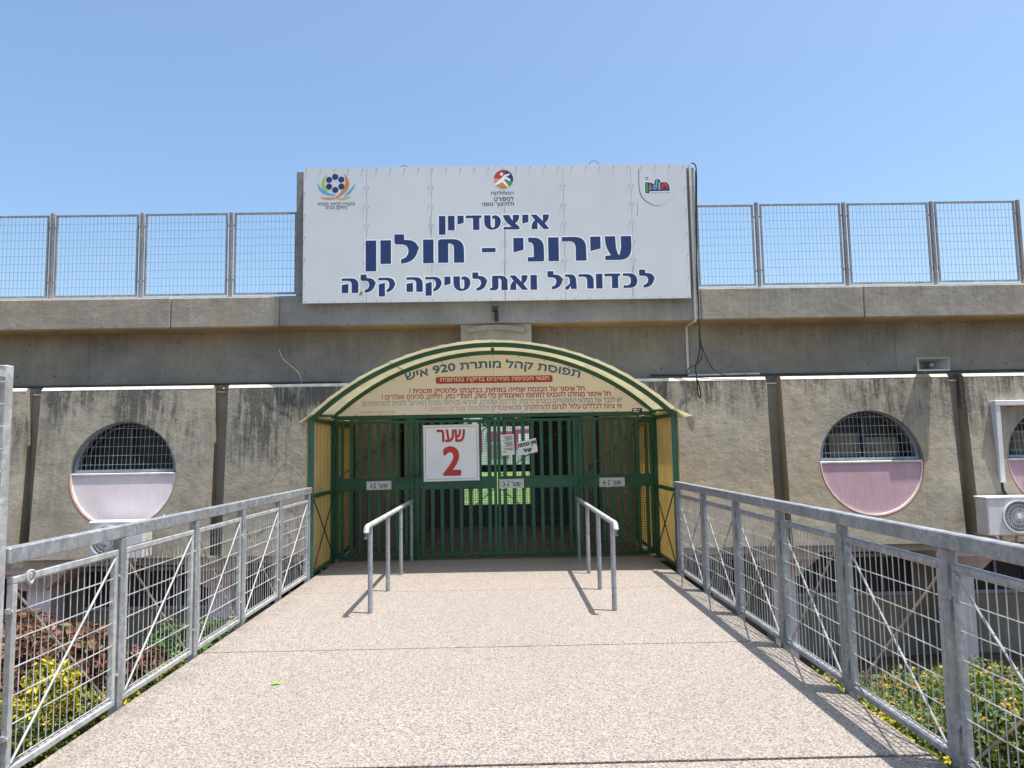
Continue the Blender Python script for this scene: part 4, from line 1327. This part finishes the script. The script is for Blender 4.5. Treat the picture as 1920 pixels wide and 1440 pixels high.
# horn loudspeaker
YH = 12.06
hn = thing('horn_speaker', 'grey rectangular horn loudspeaker mounted on top of the right wall panels', 'loudspeaker', (7.1, YH, 2.6))
h0 = at(1719.5, 671, 1, YH); h1 = at(1781.5, 694.5, 1, YH)
cx_, cz_ = (h0.x + h1.x) / 2, (h0.z + h1.z) / 2; hw, hh = (h1.x - h0.x) / 2, (h0.z - h1.z) / 2
mb = MB()
def rect(w_, h_, y): return [(cx_ - w_, y, cz_ - h_), (cx_ + w_, y, cz_ - h_), (cx_ + w_, y, cz_ + h_), (cx_ - w_, y, cz_ + h_)]
prof = [(hw * .25, hh * .45, YH + .30), (hw * .5, hh * .6, YH + .2), (hw * .97, hh * .96, YH + .03), (hw, hh, YH + .03), (hw, hh, YH), (hw * .95, hh * .9, YH), (hw * .45, hh * .5, YH + .18), (hw * .16, hh * .34, YH + .27)]
vs = []; fs = []
for r_ in prof: vs += rect(*r_)
for i in range(len(prof) - 1):
    for k in range(4): fs.append((i * 4 + k, i * 4 + (k + 1) % 4, i * 4 + 4 + (k + 1) % 4, i * 4 + 4 + k))
fs += [(3, 2, 1, 0), tuple(range(28, 32))]
mb.add(vs, fs).build('horn', 'horn', hn)
MB().disc_y(cx_ + .03, cz_, .032, YH + .1, YH + .26, 16).build('phase_plug', 'bar_white', hn, True)
mb = MB(); mb.tube([(cx_, YH + .30, cz_), (cx_, YH + .5, cz_)], [.085, .075], 16); mb.build('driver', 'horn', hn, True)
MB().box(cx_ - .03, cx_ + .03, YH + .26, YH + .5, 2.695, cz_ - hh * .5).build('bracket', 'galv_dk', hn)
# conduits and cables
def px_path(pts, y): return [tuple(at(a, b, 1, y if len(r_) == 0 else r_[0])) for a, b, *r_ in pts]
def cable(name, pts, y, r_, mat, label, cat='cable', group=None):
    pp = px_path(pts, y)
    sm = smooth(pp, 8)
    return tag(MB().tube(sm, r_, 6).build(name, mat, None, True), label, cat, group)
cable('wall_pipe', [(-20, 726.5), (300, 721.5), (640, 716)], 12.80, .016, 'pipe_dk', 'dark pipe along the top of the wall panels, left of the canopy', 'pipe')
cable('wall_pipe', [(1220, 703.5), (1500, 701), (1960, 692.5)], 12.80, .018, 'pipe_dk', 'dark pipe along the top of the wall panels, right of the canopy', 'pipe')
cable('white_conduit', [(1290, 704), (1350, 702.5), (1424, 700.5)], 12.77, .020, 'conduit', 'short white conduit lying above the right wall panels', 'conduit')
cd_ = thing('white_conduit', 'white square conduit running down beside the sign and the wall below', 'conduit', (3.4, 12.2, 2.7))
x_ = at(1297, 430, 1, 12.26).x
MB().box(x_ - .012, x_ + .022, 12.24, 12.285, 3.68, 6.38).build('upper_length', 'conduit', cd_)
xl_ = at(1289, 660, 1, 12.83).x
MB().bar((x_ + .005, 12.27, 3.66), (xl_, 12.82, 3.655), .03, .03).build('bend', 'conduit', cd_)
MB().box(xl_ - .018, xl_ + .018, 12.825, 12.858, 2.72, 3.645).build('lower_length', 'conduit', cd_)
cd2 = thing('downpipe', 'thin white downpipe in the recess beside the right round window panel', 'pipe', (4.49, 12.3, 0))
MB().box(4.475, 4.51, D + .10, D + .14, -.1, 2.6).build('pipe_length', 'conduit', cd2)
Yc = 12.2
cable('black_cable', [(1296, 306), (1303, 309), (1306, 330), (1306, 430), (1307, 530), (1310, 575), (1311.5, 636), (1312, 655), (1309, 672), (1304, 690), (1306, 706), (1309, 738), (1313, 746), (1313.5, 735), (1308, 712)], 12.2, .011, 'cable', 'black cable hanging from the sign corner into a loop over the wall', group='black cables by the sign')
cable('black_cable', [(1304, 320), (1305, 440), (1309, 540), (1312, 636), (1316, 656), (1315, 672), (1305, 683), (1292, 690), (1289.5, 697), (1292, 702)], 12.22, .009, 'cable', 'thin black cable curving to the conduit foot beside the sign', group='black cables by the sign')
cable('black_cable', [(1311, 600), (1314, 640), (1322, 665), (1334, 688), (1348, 699), (1362, 703.5), (1400, 702)], 12.3, .009, 'cable', 'black cable swinging right onto the short white conduit', group='black cables by the sign')
cable('pale_cable', [(523, 655), (530, 672), (548, 688), (560, 700), (565, 716), (560, 738), (551, 756)], 12.2, .0035, 'cable_w', 'thin pale cable hanging on the wall left of the canopy', 'cable', 'pale cables on the wall')
cable('pale_cable', [(521, 845), (541, 866), (556, 880), (572, 900)], 12.1, .003, 'cable_w', 'thin pale cable drooping to the canopy left post', 'cable', 'pale cables on the wall')
cable('grey_cable', [(507, 905), (524, 880), (538, 868), (545, 882), (546, 910)], 12.05, .005, 'wire_dk', 'grey wire loop standing out left of the canopy', 'cable')
cable('pale_cable', [(590, 655), (600, 690), (615, 720)], 12.6, .003, 'cable_w', 'pale cable beside the left shoulder of the canopy roof', 'cable', 'pale cables on the wall')
# small camera bracket under the sign
br = thing('camera_bracket', 'small black bracket with lamp under the middle of the sign', 'bracket', (0, 12.2, 3.7))
a = at(929, 573, 1, 12.2); b = at(931, 601, 1, 12.2)
MB().cbox(a.x - .055, a.x + .035, 12.12, 12.29, a.z - .09, a.z, .008).build('head', 'cable', br)
MB().box(a.x - .02, a.x + .045, 12.2, 12.289, b.z, a.z - .09).build('stem', 'cable', br)
# nest of dry leaves in a recess
dl = MB()
c = at(418, 735, 1, D + .1)
for k in range(90):
    o = Vector((random.gauss(0, .055), random.gauss(0, .05), abs(random.gauss(0, .035))))
    n_ = Vector((random.gauss(0, 1), random.gauss(0, 1), random.gauss(0, 1))).normalized()
    u = n_.orthogonal().normalized() * .03; v = n_.cross(u).normalized() * .015
    q_ = Vector((c.x, D + .2, 2.607)) + o
    dl.add([q_ - u, q_ + v, q_ + u, q_ - v], [(0, 1, 2, 3)])
stuff(tag(dl.build('dry_leaf_pile', 'dry'), 'pile of dry orange leaves caught on the ledge left of the canopy', 'leaves'))

# ================================================================== BEYOND THE GATE
sh = thing('louvred_door', 'dark brown louvred door standing inside the passage', 'door', (1, 15.1, 0))
x0, x1 = .60, 1.34
f = MB(); f.box(x0, x0 + .07, 15.1, 15.17, 0, 2.25); f.box(x1 - .07, x1, 15.1, 15.17, 0, 2.25); f.box(x0 + .07, x1 - .07, 15.1, 15.17, 2.17, 2.25); f.box(x0 + .07, x1 - .07, 15.1, 15.17, 0, .1)
f.build('frame', 'dark', sh)
for k in range(34):
    z = .12 + k * .06
    MB().add([(x0 + .07, 15.12, z), (x1 - .07, 15.12, z), (x1 - .07, 15.16, z + .055), (x0 + .07, 15.16, z + .055), (x0 + .07, 15.125, z - .006), (x1 - .07, 15.125, z - .006), (x1 - .07, 15.165, z + .049), (x0 + .07, 15.165, z + .049)], [(0, 1, 2, 3), (4, 7, 6, 5), (0, 4, 5, 1), (3, 2, 6, 7)]).build('louvre', 'louvre', sh)
hd = thing('advertising_hoarding', 'white and magenta hoarding at the far side of the pitch', 'hoarding', (0, 86, -.8))
MB().box(-13, 13, 86, 86.15, -.85, 4.2).build('board', 'plate', hd)
for x0_, x1_, z0_, z1_, m_ in ((-11, -2.3, 1.2, 3.6, 'magenta'), (-1.8, 1.2, 2.4, 3.6, 'magenta'), (1.4, 7, 1.4, 3.8, 'magenta'), (1.9, 6.5, 1.8, 3.3, 'halo'), (-1.5, .8, .4, 2.1, 'fence_post')):
    MB().box(x0_, x1_, 85.9 - (.05 if m_ == 'halo' else 0), 85.97, z0_, z1_).build('printed_panel', m_, hd)
shape('leaf_print', [[(-6.4 + 1.2 * math.cos(R(t)), 2.5 + .6 * math.sin(R(t) + .6)) for t in range(0, 360, 20)], [(-3.9 + .9 * math.cos(R(t)), 2.2 + .5 * math.sin(R(t) + .9)) for t in range(0, 360, 20)]], 85.85, 'mint', hd)
def crown(mb, c, rad, n, size, nm, bias=.5):
    fav = random.randrange(nm)
    for k in range(n):
        d = Vector((random.gauss(0, 1), random.gauss(0, 1), random.gauss(0, 1))).normalized() * (random.random() ** (1 / 3) * (1 - bias) + bias * random.uniform(.75, 1.05))
        p_ = Vector(c) + Vector((d.x * rad[0], d.y * rad[1], d.z * rad[2]))
        leaf(mb, p_, size * random.uniform(.55, 1.3), fav if random.random() < .6 else random.randrange(nm), d)
def leaf(mb, p_, s_, mi, d=None):
    n_ = Vector((random.gauss(0, 1), random.gauss(0, 1), random.gauss(0, 1) + .5))
    if d is not None: n_ += d * 1.2
    n_.normalize()
    u = n_.orthogonal().normalized()
    u = (Matrix.Rotation(random.uniform(0, 6.28), 3, n_) @ u)
    v = n_.cross(u)
    tip = p_ + u * s_; base = p_ - u * s_ * .2
    mb.add([base, p_ + u * s_ * .35 + v * s_ * .33 + n_ * s_ * .08, tip - n_ * s_ * .1, p_ + u * s_ * .35 - v * s_ * .33 + n_ * s_ * .08], [(0, 1, 2), (0, 2, 3)], mi)
for x, y, h_, lab in ((-7.5, 95, 9, 'left far tree behind the pitch seen through the gates'), (.8, 98, 9, 'middle far tree behind the pitch seen through the gates'), (7.5, 94, 8.5, 'right far tree behind the pitch seen through the gates')):
    t_ = thing('far_tree', lab, 'tree', (x, y, -2.5), 'trees behind the pitch')
    MB().tube([(x, y, -2.5), (x + .1, y, 1.5), (x - .1, y, 4)], [.25, .18, .1], 8).build('trunk', 'bark', t_, True)
    mb = MB()
    for k in range(9): crown(mb, (x + random.uniform(-2, 2), y + random.uniform(-1.5, 1.5), 4.4 + random.uniform(-1, h_ - 5)), (1.9, 1.6, 1.4), 300, .42, 2)
    mb.build('crown', LF['tree'], t_)

# ================================================================== PLANTING
def shrub(name, label, base, blobs, pal, size, n, group=None, flowers=0):
    s_ = thing(name, label, 'shrub', base, group)
    st = MB()
    for c_, r_ in blobs[:6]:
        bx_ = Vector((c_[0] * .6 + base[0] * .4, c_[1] * .6 + base[1] * .4, base[2] - .06))
        mid = bx_.lerp(Vector(c_), .5) + Vector((random.uniform(-.05, .05), random.uniform(-.05, .05), 0))
        st.tube([bx_, mid, c_], [.016, .011, .005], 6)
    stuff(st.build('stems', 'bark', s_, True))
    mb = MB()
    for c_, r_ in blobs: crown(mb, c_, r_, int(n * r_[0] * r_[1] / .09), size, len(LF[pal]), .45)
    mb.build('foliage', LF[pal], s_)
    if flowers:
        fm = MB()
        for k in range(flowers):
            c_, r_ = random.choice(blobs)
            d = Vector((random.gauss(0, 1), random.gauss(0, 1) - .4, abs(random.gauss(0, 1)) + .3)).normalized()
            p_ = Vector(c_) + Vector((d.x * r_[0], d.y * r_[1], d.z * r_[2])) * 1.03
            for j in range(7):
                leaf(fm, p_ + Vector((random.gauss(0, .009), random.gauss(0, .009), random.gauss(0, .007))), .02, 0, Vector((0, 0, 1)))
        stuff(fm.build('flowers', 'petal', s_))
    return s_
def blobs(box, n, r_):
    o = []
    for k in range(n):
        o.append(((random.uniform(box[0], box[1]), random.uniform(box[2], box[3]), random.uniform(box[4], box[5])), (r_ * random.uniform(.8, 1.25), r_ * random.uniform(.8, 1.25), r_ * random.uniform(.7, 1.1))))
    return o
shrub('rust_leaved_shrub', 'tall rust and maroon leaved shrub behind the left railing', (-4.2, 6.6, bank_z(6.6)), blobs((-5.6, -3.3, 6.1, 7.3, -.75, -.12), 34, .3), 'red', .075, 620)
shrub('yellow_shrub', 'yellow leaved shrub at the near left behind the railing', (-3.0, 4.8, bank_z(4.8)), blobs((-3.5, -2.72, 4.2, 5.2, -.45, -.1), 22, .22) + [((-2.95, 4.95, .05), (.18, .18, .2)), ((-3.15, 4.6, -.02), (.2, .2, .2))], 'yellow', .036, 1900)
shrub('yellow_hedge', 'low yellow and green hedge along the left edge of the walkway', (-2.7, 5.2, bank_z(5.2)), [((-2.62 - random.uniform(0, .25), 3.0 + k * .15, -.24 - .004 * k + random.uniform(-.05, .06)), (.17, .17, .15)) for k in range(26)], 'yellow', .036, 1200)
shrub('round_green_shrub', 'rounded bright green shrub beside the left railing near the building', (-3.5, 8.4, bank_z(8.4)), blobs((-3.85, -3.1, 8.1, 8.8, -1.0, -.55), 18, .28), 'green', .06, 420)
shrub('flowering_ground_cover', 'green ground cover dotted with yellow flowers behind the right railing', (3.4, 5.6, bank_z(5.6)), [((x_ + random.uniform(-.15, .15), y_ + random.uniform(-.15, .15), bank_z(y_) + .3 + random.uniform(-.05, .14)), (.3, .3, .25)) for x_ in [2.75 + .42 * i for i in range(6)] for y_ in [3.4 + .42 * j for j in range(9)]], 'cover', .04, 800, flowers=260)
shrub('flowering_ground_cover', 'second green cover with yellow flowers at the right edge of the view', (6.2, 5.8, bank_z(5.8)), [((x_ + random.uniform(-.15, .15), y_ + random.uniform(-.15, .15), bank_z(y_) + .3 + random.uniform(-.05, .12)), (.3, .3, .25)) for x_ in [5.3 + .45 * i for i in range(4)] for y_ in [4.6 + .45 * j for j in range(7)]], 'cover', .04, 650, flowers=100)
shrub('edge_hedge', 'low yellow green hedge along the right edge of the walkway', (2.4, 4.2, bank_z(4.2)), [((2.36 + random.uniform(0, .2), 2.6 + k * .16, -.27 - .006 * k + random.uniform(-.05, .04)), (.16, .17, .14)) for k in range(24)], 'yellow', .036, 1000)
p = at(515, 1283, 2, .004)
mb = MB(); mb.add([(p.x - .04, p.y, .006), (p.x, p.y + .022, .016), (p.x + .05, p.y + .01, .008), (p.x + .005, p.y - .018, .010), (p.x + .004, p.y, .004)], [(0, 1, 4), (1, 2, 4), (2, 3, 4), (3, 0, 4)])
tag(mb.build('fallen_leaf', leaf_mat('bright_leaf', (.20, .62, .03), .1)), 'single bright green leaf lying on the walkway', 'leaf')
